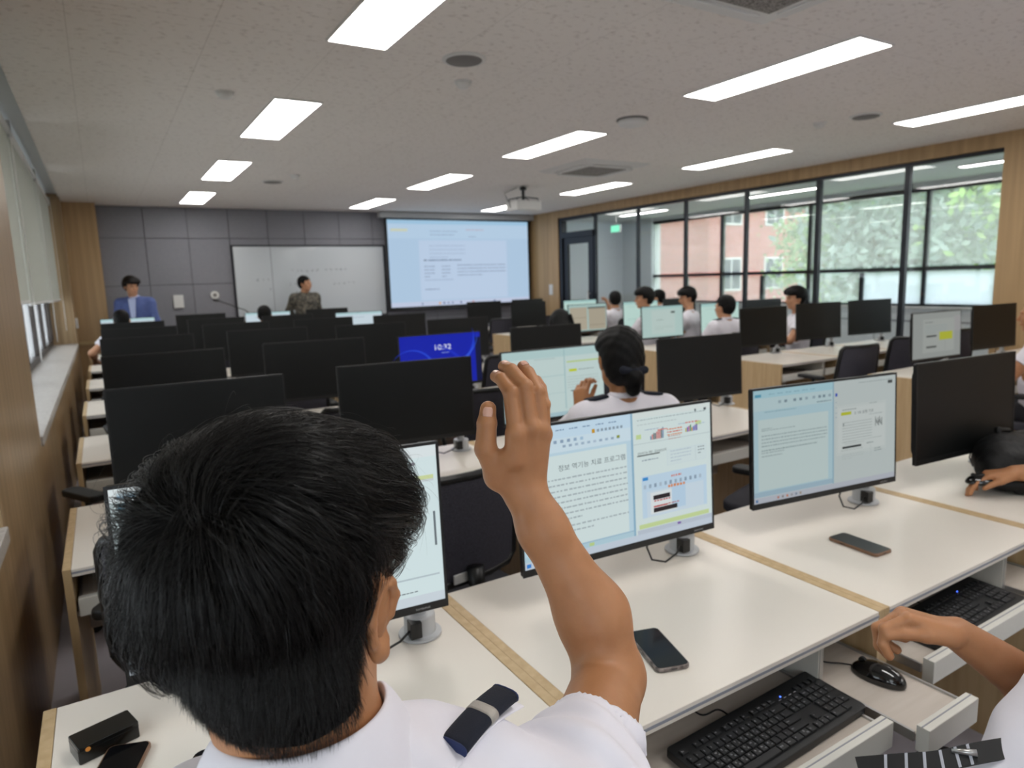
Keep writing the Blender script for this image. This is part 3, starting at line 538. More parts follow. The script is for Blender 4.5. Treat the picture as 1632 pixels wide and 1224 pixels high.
    if kind == 'fbrown':
        p.rect(0, 0, 1, 1, 'a8c4c0'); p.rect(.03, .04, .48, .9, 'b3aa97'); p.rect(.52, .04, .98, .84, 'ada491'); p.rect(.5, .84, .98, .9, '5f6460'); p.rect(.05, .5, .46, .52, '9a927f'); p.rect(.54, .2, .96, .22, '8f8876')
    if kind == 'fplain':
        p.rect(0, 0, 1, 1, 'c0ded6'); p.rect(0, .9, 1, 1, 'a9d0cc'); p.dash(.1, .5, .8, .02, '9fbfba'); p.rect(.1, .3, .6, .32, 'a5c6c0'); p.rect(.7, .6, .78, .66, '8fb0aa')
    if kind == 'fwhite':
        p.rect(0, 0, 1, 1, 'cfdfe8'); p.rect(0, .92, 1, 1, 'b6d8dc'); p.dash(.2, .6, .8, .03, '9db0bd'); p.rect(.1, .2, .8, .22, 'b0c2cc')
    return p
MON = {'L0.0': (.280, 1.322, -.091, 1.204), 'L0.1': (1.122, 1.312, -.057, 1.194), 'L0.2': (1.936, 1.274, -.136, 1.198), 'L0.3': (2.767, 1.253, -.080, 1.202),
 'L1.0': (.286, 2.775, -.051, 1.197), 'L1.1': (1.145, 2.805, -.093, 1.185), 'L1.2': (1.952, 2.810, -.029, 1.192), 'L1.3': (2.986, 2.792, -.103, 1.171),
 'L2.0': (.282, 4.244, -.013, 1.186), 'L2.1': (1.126, 4.243, -.083, 1.192), 'L2.2': (1.998, 4.256, -.016, 1.184), 'L2.3': (2.882, 4.243, -.05, 1.177),
 'L3.0': (.278, 5.714, -.009, 1.195), 'L3.1': (1.143, 5.712, -.051, 1.195), 'L3.2': (2.014, 5.709, -.077, 1.185), 'L3.3': (2.871, 5.711, -.051, 1.185),
 'L4.0': (.287, 7.177, -.014, 1.193), 'L4.1': (1.138, 7.175, -.031, 1.190), 'L4.2': (2.012, 7.175, -.024, 1.187), 'L4.3': (2.873, 7.174, .008, 1.181),
 'L5.0': (.289, 8.637, -.007, 1.188), 'L5.1': (1.153, 8.637, -.016, 1.189), 'L5.2': (1.98, 8.639, .032, 1.18), 'L5.3': (2.89, 8.632, -.036, 1.182),
 'L6.0': (.284, 10.099, -.004, 1.194), 'L6.1': (1.157, 10.098, -.015, 1.191), 'L6.2': (2.037, 10.096, -.018, 1.186), 'L6.3': (2.888, 10.093, -.046, 1.184),
 'R1.0': (5.524, 2.755, -.069, 1.197), 'R1.1': (6.472, 2.767, -.088, 1.199), 'R2.0': (5.441, 4.293, -.064, 1.195), 'R2.1': (6.311, 4.307, -.129, 1.198), 'R2.2': (7.15, 4.266, -.17, 1.196),
 'R3.0': (5.497, 5.73, -.031, 1.191), 'R3.1': (6.426, 5.713, -.063, 1.186), 'R3.2': (7.2, 5.693, -.062, 1.189), 'R4.0': (5.53, 7.174, -.035, 1.186), 'R4.1': (6.463, 7.17, -.03, 1.19), 'R4.2': (7.2, 7.155, -.028, 1.187),
 'R5.0': (5.538, 8.635, .003, 1.186), 'R5.1': (6.5, 8.62, -.047, 1.186), 'R6.0': (5.582, 10.105, -.123, 1.172), 'R6.1': (6.453, 10.091, -.043, 1.176)}
LIT = {'L0.0': ('n1', 'monitor with a white document, mostly hidden behind the raised-hand student\'s head'), 'L0.1': ('n2', 'lit monitor behind the raised forearm, Korean document beside coloured slides'), 'L0.2': ('n3', 'lit monitor right of the raised hand showing two plain documents and a yellow mark'),
 'L1.2': ('fdoc', 'lit monitor in front of the person with the low bun'), 'L2.2': ('flock', 'monitor with a bright blue lock screen reading 10:32'), 'L5.3': ('fwhite', 'far lit white monitor below the projection screen\'s left corner'), 'L6.0': ('fwhite', 'far lit monitor behind a dark-haired head, in front of the man in blue'), 'L6.2': ('fwhite', 'far lit monitor behind a dark-haired head near the man in camouflage'),
 'R1.0': ('fyel', 'grey lit monitor with a yellow block, nearest row of the right block'), 'R3.0': ('fpage', 'pale green lit monitor, page with small black mark, middle of right block'), 'R3.1': ('fplain', 'pale lit monitor behind the short-haired student by the glass'), 'R4.0': ('fbrown', 'lit monitor showing two beige windows beside the black backpack'),
 'R4.1': ('fplain', 'pale lit monitor between two students, right block, fifth row'), 'R5.1': ('fplain', 'far pale lit monitor whose top edge shows, right block, sixth row')}
monP = None
for k, (x, y, yaw, zt) in MON.items():
    blkn, r, s = k[0], int(k[1]), int(k[3]); loc = (x, y, zt-1.19+DH+.0015+.0)
    if k in LIT or r == 0:
        t = make_monitor(k in LIT); t.location = loc
        if k in LIT:
            pc = lit_pic(LIT[k][0]); o = pc.build('screen', scr_on, t); R = Matrix.Rotation(-.05, 4, 'X')
            o.matrix_local = Matrix.Translation((0, 0, .265)) @ R @ Matrix.Translation((0, -.001, -PH/2+.018))
        if r == 0:
            V, F, x0, x1 = text_polys('SAMSUNG'); mb = MB(); sc = .0055
            mb.add([((v[0]-x0)*sc*1.3, 0, v[1]*sc) for v in V], F); lg = mb.build('bezel_lettering', leg_m, t)
            lg.matrix_local = Matrix.Translation((0, 0, .265)) @ Matrix.Rotation(-.05, 4, 'X') @ Matrix.Translation((PW/2-.075, -.0027, -PH/2+.006))
    elif monP is None: monP = t = reg(make_monitor()); t.location = loc
    else: t = copy_tree(monP); t.location = loc
    t.rotation_euler = (0, 0, yaw)
    if abs(zt-1.19) > .001:                       # panel height on its arm
        t.location.z = DH+.0015
        for c in t.children:
            if c.name.split('.')[0] in ('panel', 'back_cover', 'bezel', 'screen', 'bezel_lettering'): c.location.z += zt-1.19+.003
    lc = ['beside the wooden wall', 'second from the wooden wall', 'third from the wooden wall', 'beside the central aisle'][s] if blkn == 'L' else ['beside the central aisle', 'in the middle', 'beside the glass partition'][s]
    t['label'] = LIT[k][1] if k in LIT else 'black monitor, switched off, %s row of the %s block, %s' % (ORD[r], 'left' if blkn == 'L' else 'right', lc)
# ------------------------------------------------------------------ chairs
def make_chair():
    t = thing('office_chair', 'x', 'chair')
    MB().prism(rrect(.47, .45, .09), 'z', .43, .485).build('seat', seat_fab, t, bevel=.018, seg=3)
    # curved back: frame tube and mesh panel
    def bp(u, v): return Vector((u*.225*(1-.1*v*v), -.2-.05*v+.05*(u*u)-.02, .56+v*.37))
    n = 12; V = []; F = []
    for j in range(n+1):
        for i in range(n+1): V.append(bp((i/n*2-1)*.94, j/n))
    V += [v+Vector((0, -.008, 0)) for v in V]; m2 = (n+1)**2
    for j in range(n):
        for i in range(n): a = j*(n+1)+i; F.append((a, a+1, a+n+2, a+n+1)); F.append((m2+a, m2+a+n+1, m2+a+n+2, m2+a+1))
    mkobj('mesh_back', V, F, mesh_fab, t, smooth=True)
    ring = [bp(-1, v) for v in (.08, .3, .6, .92)]+[bp(u, 1) for u in (-.9, -.45, 0, .45, .9)]+[bp(1, v) for v in (.92, .6, .3, .08)]+[bp(u, 0) for u in (.85, .4, 0, -.4, -.85)]
    ring = [p for i, a in enumerate(ring) for p in (a, (a+ring[(i+1) % len(ring)])/2)]+[ring[0]]
    MB().tube(ring, .015, 8).build('back_frame', blk, t, smooth=True)
    MB().tube([(0, -.03, .42), (0, -.22, .43), (0, -.275, .52), (0, -.265, .62)], [.03, .028, .025, .03], 10).build('back_support', blk, t, smooth=True)
    box('back_label', white_p, -.07, -.245, .568, .03, -.238, .6, t, bevel=.002)
    for s in (-1, 1):
        a = MB().tube([(s*.19, -.02, .44), (s*.27, -.02, .45), (s*.285, -.05, .6), (s*.285, -.02, .66)], .014, 8).build('armrest', blk, t, smooth=True)
        MB().prism([(x+s*.285, y) for x, y in rrect(.08, .25, .03)], 'z', .66, .69).build('armrest_pad', rubber, a, bevel=.008)
    MB().tube([(0, 0, .1), (0, 0, .26), (0, 0, .43)], [.028, .028, .02], 14).build('gas_column', blk, t, smooth=True)
    for k in range(5):
        a = 2*PI*k/5+.3; ca, sa = math.cos(a), math.sin(a)
        l = MB().tube([(0, 0, .11), (ca*.28, sa*.28, .08)], [.026, .016], 8).build('leg', blk, t, smooth=True)
        MB().tube([(ca*.28-sa*.022, sa*.28+ca*.022, .03), (ca*.28+sa*.022, sa*.28-ca*.022, .03)], .028, 12).tube([(ca*.28, sa*.28, .04), (ca*.28, sa*.28, .085)], .008, 6).build('caster', rubber, l)
    return t
chairP = None
def chair_at(x, y, rz, label):
    global chairP
    if chairP is None: chairP = t = reg(make_chair())
    else: t = copy_tree(chairP)
    t.location = (x, y, 0); t.rotation_euler = (0, 0, rz); t['label'] = label; t['group'] = 'mesh office chairs'; return t
CH_AT = {'L0.0': None, 'L1.1': (.93, 2.13, .12), 'L1.0': (.22, 2.02, -.55), 'L2.0': (.1, 3.55, .5), 'R2.0': (5.25, 3.4, -.15), 'R2.1': (6.25, 3.45, -.5), 'R1.2': (6.95, 2.05, -.7), 'L1.3': (2.68, 1.98, .3)}
SIT = ['L0.0', 'L0.1', 'L0.3', 'L1.2', 'L6.0', 'L6.2', 'R1.0', 'R3.0', 'R4.0', 'R4.1', 'R5.1', 'R3.1', 'R3.2', 'R5.2']
for k, (x, yc) in SEATS.items():
    if k in SIT or k[1] == '0': continue
    cx, cy, rz = CH_AT.get(k) or (x+rnd.uniform(-.05, .05), yc-.56+rnd.uniform(-.04, .03), rnd.uniform(-.35, .35))
    r, s = int(k[1]), int(k[3])
    lc = ['beside the wooden wall', 'second from the wooden wall', 'third from the wooden wall', 'beside the central aisle'][s] if k[0] == 'L' else ['beside the central aisle', 'in the middle', 'beside the glass partition'][s]
    chair_at(cx, cy, rz, 'empty black mesh office chair, %s row of the %s block, %s' % (ORD[r], 'left' if k[0] == 'L' else 'right', lc))
# ------------------------------------------------------------------ bodies: distance fields turned into one smooth surface
def A3(v): return np.asarray(v, np.float32)
def capd(p, a, b, ra, rb):
    a = A3(a); b = A3(b); ab = b-a; t = np.clip(((p-a) @ ab)/max(float(ab @ ab), 1e-9), 0, 1); q = p-a-t[:, None]*ab
    return np.sqrt((q*q).sum(1))-(ra+(rb-ra)*t)
def elld(p, c, r, R=None):
    q = p-A3(c)
    if R is not None: q = q @ A3(R)
    r = A3(r); k0 = np.sqrt(((q/r)**2).sum(1)); k1 = np.sqrt(((q/(r*r))**2).sum(1)); return k0*(k0-1)/np.maximum(k1, 1e-6)
def boxd(p, c, h, R=None, rad=.01):
    q = p-A3(c)
    if R is not None: q = q @ A3(R)
    q = np.abs(q)-(A3(h)-rad); return np.sqrt((np.maximum(q, 0)**2).sum(1))+np.minimum(q.max(1), 0)-rad
def smin(a, b, k):
    if k <= 0: return np.minimum(a, b)
    h = np.maximum(k-np.abs(a-b), 0)/k; return np.minimum(a, b)-h*h*k*.25
def smax(a, b, k): return -smin(-a, -b, k)
def field(prims, off=0.0):
    """prims: ('c',a,b,ra,rb,k) ('e',c,r,R,k) ('b',c,h,R,rad,k) ; k = blend width"""
    def f(p):
        d = None
        for q in prims:
            if q[0] == 'c': e = capd(p, *q[1:5]); k = q[5]
            elif q[0] == 'e': e = elld(p, *q[1:4]); k = q[4]
            else: e = boxd(p, *q[1:5]); k = q[5]
            d = e if d is None else smin(d, e, k)
        return d-off
    return f
def bounds(prims, m=.03):
    lo = np.full(3, 9e9); hi = -lo
    for q in prims:
        if q[0] == 'c': P = [(A3(q[1]), q[3]), (A3(q[2]), q[4])]
        else: P = [(A3(q[1]), float(max(q[2])*1.2))]
        for c, r in P: lo = np.minimum(lo, c-r); hi = np.maximum(hi, c+r)
    return lo-m, hi+m
def sdf_obj(name, f, lo, hi, h, m, parent=None, newton=2):
    B = 12; n = np.ceil((np.array(hi)-lo)/h/B).astype(int)*B+1; lo = A3(lo)
    G = np.ones(n, np.float32); nb = (n-1)//B
    bi = np.stack(np.meshgrid(*[np.arange(k) for k in nb], indexing='ij'), -1).reshape(-1, 3)
    cd_ = f((lo+(bi+.5)*B*h).astype(np.float32)); near = np.abs(cd_) < B*h*.87*1.35+2*h
    for (i, j, k), dd in zip(bi[~near], cd_[~near]): G[i*B:i*B+B+1, j*B:j*B+B+1, k*B:k*B+B+1] = dd
    off = np.stack(np.meshgrid(*[np.arange(B+1)]*3, indexing='ij'), -1).reshape(-1, 3)
    nbk = bi[near]
    for s0 in range(0, len(nbk), 64):
        ch = nbk[s0:s0+64]; pts = (ch[:, None, :]*B+off[None]).reshape(-1, 3); v = f((lo+pts*h).astype(np.float32)).reshape(len(ch), B+1, B+1, B+1)
        for (i, j, k), vv in zip(ch, v): G[i*B:i*B+B+1, j*B:j*B+B+1, k*B:k*B+B+1] = vv
    # surface nets
    ins = G < 0; c = np.zeros(np.array(G.shape)-1, np.int8)
    for a in (0, 1):
        for b in (0, 1):
            for e in (0, 1): c += ins[a:a+c.shape[0], b:b+c.shape[1], e:e+c.shape[2]]
    idx = np.argwhere((c > 0) & (c < 8)); vid = np.full(c.shape, -1, np.int32); vid[tuple(idx.T)] = np.arange(len(idx))
    acc = np.zeros((len(idx), 3)); cnt = np.zeros(len(idx)); cor = [(a, b, e) for a in (0, 1) for b in (0, 1) for e in (0, 1)]
    for u in cor:
        for ax in range(3):
            if u[ax]: continue
            w_ = list(u); w_[ax] = 1; g0 = G[tuple((idx+u).T)]; g1 = G[tuple((idx+w_).T)]; mk_ = (g0 < 0) != (g1 < 0)
            t = np.where(mk_, g0/(g0-g1+1e-12), 0); q = np.array(u, float)+np.zeros((len(idx), 3)); q[:, ax] += t; acc[mk_] += q[mk_]; cnt += mk_
    V = lo+(idx+acc/np.maximum(cnt, 1)[:, None])*h; F = []
    for ax in range(3):
        s = [slice(1, -1)]*3; s[ax] = slice(0, -1); g0 = ins[tuple(s)]; s2 = list(s); s2[ax] = slice(1, None); g1 = ins[tuple(s2)]
        e = np.argwhere(g0 != g1); st = g0[tuple(e.T)]
        o = np.array([1, 1, 1]); o[ax] = 0; e = e+o; a1, a2 = (ax+1) % 3, (ax+2) % 3; d1 = np.zeros(3, int); d1[a1] = 1; d2 = np.zeros(3, int); d2[a2] = 1
        q = np.stack([vid[tuple((e-d1-d2).T)], vid[tuple((e-d2).T)], vid[tuple(e.T)], vid[tuple((e-d1).T)]], 1); q[~st] = q[~st][:, ::-1]; F.append(q)
    F = np.concatenate(F); F = F[(F >= 0).all(1)]
    for _ in range(newton):
        P = V.astype(np.float32); d0 = f(P); eps = h*.5; g = np.stack([(f(P+np.eye(3, dtype=np.float32)[a]*eps)-f(P-np.eye(3, dtype=np.float32)[a]*eps))/(2*eps) for a in range(3)], 1)
        g2 = np.maximum((g*g).sum(1), .25); st = (d0/g2)[:, None]*g; ln = np.linalg.norm(st, axis=1)[:, None]; V = V-st*np.minimum(1, .5*h/np.maximum(ln, 1e-9))
    return mkobj(name, V, F, m, parent, smooth=True)
def rotz(a): c, s = math.cos(a), math.sin(a); return np.array([[c, -s, 0], [s, c, 0], [0, 0, 1]])
def rotx(a): c, s = math.cos(a), math.sin(a); return np.array([[1, 0, 0], [0, c, -s], [0, s, c]])
def roty(a): c, s = math.cos(a), math.sin(a); return np.array([[c, 0, s], [0, 1, 0], [-s, 0, c]])
def nrm(v): v = np.asarray(v, float); return v/np.linalg.norm(v)
def head_prims(c, R, s=1.0):
    """head centred between the ears; R columns: right, forward, up"""
    c = np.array(c, float); P = lambda x, y, z: c+R @ (np.array([x, y, z])*s)
    out = [('e', P(0, -.014, .034), np.array([.074, .094, .084])*s, R, .01), ('e', P(0, .03, -.03), np.array([.061, .064, .082])*s, R, .03), ('c', P(-.028, .03, -.08), P(.028, .03, -.08), .03*s, .03*s, .03), ('c', P(0, .06, -.098), P(0, .066, -.1), .018*s, .016*s, .02),
      ('c', P(0, .088, .004), P(0, .108, -.034), .008*s, .012*s, .012), ('e', P(0, .088, .018), np.array([.045, .012, .01])*s, R, .015), ('e', P(0, .09, -.066), np.array([.022, .012, .009])*s, R, .008), ('e', P(-.04, .062, -.028), np.array([.02, .02, .02])*s, R, .02), ('e', P(.04, .062, -.028), np.array([.02, .02, .02])*s, R, .02)]
    for q in (-1, 1):
        Re = R @ rotz(-q*.45) @ rotx(-.12)
        out += [('e', P(q*.083, -.012, -.008), np.array([.0075, .017, .029])*s, Re, .006), ('e', P(q*.08, -.004, -.034), np.array([.007, .009, .011])*s, Re, .006)]
    return out
def hand_prims(W, F, N, Sd, sc=1.0, curl=(.3, .5, .4), spread=.12, thumb=(.5, .55)):
    """W wrist, F along the fingers, N back-of-hand normal, Sd towards the thumb"""
    W = np.array(W, float); F = nrm(F); N = nrm(np.array(N)-F*np.dot(N, F)); Sd = nrm(np.cross(F, N))*np.sign(np.dot(np.cross(F, N), Sd) or 1); out = []
    offs = (.030, .010, -.010, -.028); base = (.088, .091, .085, .076); segs = ((.042, .025, .021), (.046, .029, .022), (.042, .027, .021), (.033, .02, .019))
    for i in range(4):
        K = W+F*base[i]*sc+Sd*offs[i]*sc; A = W+F*.012*sc+Sd*offs[i]*.55*sc
        out.append(('c', A, K, .0145*sc, .0105*sc, .012)); d = F+Sd*offs[i]*spread*30*.1; a = 0; p = K
        for j, L in enumerate(segs[i]):
            a += curl[j]*(1+.12*i); dd = nrm(F*math.cos(a)-N*math.sin(a)+Sd*offs[i]*spread*6*math.cos(a)); q = p+dd*L*sc; out.append(('c', p, q, (.0093-.0006*j-.0006*(i == 3))*sc, (.0087-.0006*j-.0006*(i == 3))*sc, .004)); p = q
    T0 = W+F*.02*sc+Sd*.024*sc-N*.006*sc; d = nrm(F*math.cos(thumb[0])+Sd*math.sin(thumb[0])-N*.25); T1 = T0+d*.04*sc; d2 = nrm(F*math.cos(thumb[1]*.3)+Sd*math.sin(thumb[1]*.3)-N*.3); T2 = T1+d2*.033*sc; T3 = T2+nrm(d2-N*.15)*.026*sc
    out += [('c', T0, T1, .016*sc, .0125*sc, .014), ('c', T1, T2, .0108*sc, .0098*sc, .006), ('c', T2, T3, .0096*sc, .008*sc, .004)]
    return out
def person(name, label, loc, rz, J, head_yaw=0, head_pitch=0, head_roll=0, hair=hair_far, hair_style='short', top=shirt_m, top_off=.012, sleeve='short', bottom=trouser, res=.0075, sk=None, group=None, epaulettes=False, detail=False, scale=1.0, hands=True, legs=True, hand_args=None, folds=()):
    """J: joints in local metres (x right, y forward, z up)"""
    t = thing('person', label, 'person', loc, rz, group); sk = sk or skin_far
    g = lambda k: np.array(J[k], float)
    nb, pv, sl, sr = g('neck'), g('pelvis'), g('shL'), g('shR')
    hc = g('head'); R = rotz(-head_yaw) @ rotx(-head_pitch) @ roty(head_roll)
    up = nrm(nb-pv); side = nrm(sr-sl); fw = nrm(np.cross(up, side)) 
    torso = []
    for q in (-1, 1):
        torso += [('c', pv+side*q*.075, pv+up*.2+side*q*.06, .095, .09, .04), ('c', pv+up*.2+side*q*.06+fw*.005, nb-up*.14+side*q*.075, .09, .105, .05)]
    torso += [('c', nb-up*.035-side*.05, sl-up*.01, .05, .058, .05), ('c', nb-up*.035+side*.05, sr-up*.01, .05, .058, .05), ('c', sl-up*.06, nb-up*.1, .05, .07, .05), ('c', sr-up*.06, nb-up*.1, .05, .07, .05)]
    arms = []
    for q in 'LR':
        s_, e_, w_ = g('sh'+q), g('el'+q), g('wr'+q)
        arms += [('c', s_, e_, .05, .041, .03), ('c', e_, e_+(w_-e_)*.35, .041, .042, .02), ('c', e_+(w_-e_)*.35, w_, .042, .027, .02)]
    body = torso+[('c', nb-up*.03, hc+R @ np.array([0, -.02, -.05]), .056, .052, .03)]+head_prims(hc, R)+arms
    if hands:
        for q in 'LR':
            w_, e_ = g('wr'+q), g('el'+q); sd = 1 if q == 'L' else -1; ha = (hand_args or {}).get(q, {})
            Fd = ha.get('F', nrm(w_-e_)); Nn = ha.get('N', (0, 0, 1)); Sd = ha.get('S', side*sd); body += hand_prims(w_, Fd, Nn, Sd, curl=ha.get('curl', (.35, .5, .4)), thumb=ha.get('thumb', (.5, .5)))
    lo, hi = bounds(body, .02); sdf_obj('body', field(body), lo, hi, res, sk, t)
    # garment over torso and sleeves
    gar = list(torso)+[('c', np.array(a)-np.array(loc), np.array(b)-np.array(loc), r0, r1, .04) for a, b, r0, r1 in folds]; sf = .52 if sleeve == 'short' else .97
    for q in 'LR':
        s_, e_, w_ = g('sh'+q), g('el'+q), g('wr'+q)
        if sleeve == 'short': gar += [('c', s_, s_+(e_-s_)*sf, .052, .056, .04)]
        else: gar += [('c', s_, e_, .054, .047, .04), ('c', e_, e_+(w_-e_)*.93, .047, .033, .02)]
    gf = field(gar, top_off); nk = nb+up*.03; wst = pv+up*.0; cuts = []
    for q in 'LR':
        s_, e_, w_ = g('sh'+q), g('el'+q), g('wr'+q)
        if sleeve == 'short': c_ = s_+(e_-s_)*sf; cuts.append((c_, nrm(e_-s_), .12))
        else: cuts.append((e_+(w_-e_)*.93, nrm(w_-e_), .1))
    def gfield(p):
        d = gf(p); d = d+.0025*np.sin(p[:, 0]*47+p[:, 2]*31)*np.sin(p[:, 1]*53-p[:, 2]*22)
        d = smax(d, (p-A3(nk)) @ A3(up)-.0, .01); d = smax(d, -((p-A3(wst)) @ A3(up)), .01)
        for c_, n_, rr_ in cuts:
            q = p-A3(c_); al = q @ A3(n_); rad_ = np.sqrt(np.maximum((q*q).sum(1)-al*al, 0)); m_ = (rad_ < rr_) & (al > -.02); d = np.where(m_, np.maximum(d, al), d)
        return d
    lo, hi = bounds(gar, .03); sdf_obj('shirt' if top is shirt_m else 'jacket', gfield, lo, hi, res, top, t)
    col = [('c', nk+side*math.cos(a)*.058+fw*math.sin(a)*.055-up*(.005+.022*max(0, math.sin(a))), nk+side*math.cos(a+.4)*.058+fw*math.sin(a+.4)*.055-up*(.005+.022*max(0, math.sin(a+.4))), .011, .011, .006) for a in np.arange(0, 2*PI, .4)]
    lo, hi = bounds(col, .02); sdf_obj('collar', field(col), lo, hi, min(res, .006), shirt_l if top is blazer else top, t)
    if epaulettes:
        for q, s_ in ((-1, sl), (1, sr)):
            a = nb+side*q*.075+up*.012; b = s_+up*.058-side*q*.0; Rr = np.stack([nrm(b-a), fw, nrm(np.cross(nrm(b-a), fw))], 1); c_ = (a+b)/2+Rr[:, 2]*.012*np.sign(Rr[2, 2])
            ep = [('b', c_, (.045, .024, .007), Rr, .004, 0)]; lo, hi = bounds(ep, .02); sdf_obj('epaulette', field(ep), lo, hi, .005, navy, t)
    if legs:
        lg = [('c', pv-side*.06, pv+side*.06, .105, .105, .03)]; sh = []
        for q, s_ in (('L', -1), ('R', 1)):
            k_, a_ = g('kn'+q), g('an'+q); lg += [('c', pv+side*s_*.09, k_, .085, .062, .04), ('c', k_, a_, .062, .05, .03)]
            sh.append((a_, s_))
        lo, hi = bounds(lg, .02); sdf_obj('trousers', field(lg, .004), lo, hi, .014, bottom, t)
        for a_, s_ in sh:
            f2 = nrm(np.array([fw[0], fw[1], 0])); z = A3((a_[0], a_[1], .045)); sp = [('c', z-f2*.05, z+f2*.14, .042, .036, .02)]; fz = field(sp); lo, hi = bounds(sp, .02)
            sdf_obj('shoe', lambda p, fz=fz: np.maximum(fz(p), -(p[:, 2]-.004)), lo, hi, .012, shoe_m, t)
    # hair
    P = lambda x, y, z: hc+R @ np.array([x, y, z])
    hp = [('e', P(0, -.02, .046), (.088, .105, .09), R, .02), ('e', P(0, -.035, -.005), (.08, .085, .08), R, .03)]
    if hair_style == 'puffy': hp[0] = ('e', P(0, -.02, .052), (.09, .105, .088), R, .02); hp += [('e', P(0, .0, .062), (.098, .112, .085), R, .03), ('e', P(.05, .05, .07), (.05, .06, .045), R, .03), ('e', P(-.05, .05, .07), (.05, .06, .045), R, .03), ('e', P(0, -.03, .02), (.098, .09, .08), R, .03)]
    if hair_style in ('bun',): hp += [('e', P(0, -.04, -.03), (.082, .075, .09), R, .03), ('c', P(.01, -.1, -.06), P(.01, -.115, -.075), .034, .036, .02), ('c', P(.01, -.105, -.085), P(.01, -.1, -.125), .033, .03, .02), ('e', P(0, .03, .05), (.083, .075, .07), R, .03)]
    hf = field(hp)
    def hfield(p):
        d = hf(p); q = (p-A3(hc)) @ A3(R); x, y, z = q[:, 0], q[:, 1], q[:, 2]
        d = d+.002*np.sin(x*160+y*40)*np.sin(z*120+y*70)
        hl = .048+.03*np.maximum(0, .03-np.abs(x))/.03*(hair_style != 'puffy')-(.004 if hair_style == 'puffy' else 0)+.006*np.sin(x*150)
        face = np.minimum(y-.028, hl-z) if hair_style != 'bun' else np.minimum(y-.02, .03+.05*(1-np.abs(x)/.08)-z)
        d = smax(d, face, .012)
        sidec = np.minimum(y+.03, -.0-z) if hair_style != 'bun' else np.minimum(y+.02, -.015-z); d = smax(d, sidec, .01)
        nap = -(z+.075+.015*np.cos(x*40)) if hair_style != 'bun' else -(z+.16); d = smax(d, nap, .008); return d
    lo, hi = bounds(hp, .02); sdf_obj('hair', hfield, lo, hi, min(res, .006), hair, t)
    if detail:
        for q in (-1, 1):
            e = MB(); Rm = Matrix(R.tolist()); c_ = P(q*.032, .083, .002); e.lathe([(.001, -.0055), (.009, -.003), (.0115, 0), (.009, .003), (.001, .0055)], 12); e.V = [tuple(Rm @ Vector(v)+Vector(c_)) for v in e.V]; e.build('eye', eye_m, t, smooth=True)
            e = MB().tube([tuple(P(q*.018, .093, .022)), tuple(P(q*.034, .091, .027)), tuple(P(q*.05, .08, .023))], .0035, 6); e.build('eyebrow', hair, t)
        MB().tube([tuple(P(-.022, .092, -.066)), tuple(P(0, .1, -.064)), tuple(P(.022, .092, -.066))], .0045, 6).build('mouth', lips, t, smooth=True)
    return t, hc, R
def sitJ(wl=(-.13, .42, .76), wr=(.13, .42, .76), el=(-.24, .16, .78), er=(.24, .16, .78), lean=0.0, hx=0, hz=1.2, kn=.44):
    return dict(pelvis=(0, 0, .53), neck=(hx*.4, .02+lean, 1.045), head=(hx, .05+lean*1.3, hz), shL=(-.175+hx*.3, .01+lean, .985), shR=(.175+hx*.3, .01+lean, .985), elL=el, elR=er, wrL=wl, wrR=wr, knL=(-.11, kn, .49), knR=(.11, kn, .49), anL=(-.11, kn+.02, .1), anR=(.11, kn+.02, .1))
def seat_for(x, y, rz, label): return chair_at(x, y, rz, label)
FW = {'F': (0, 1, -.15)}
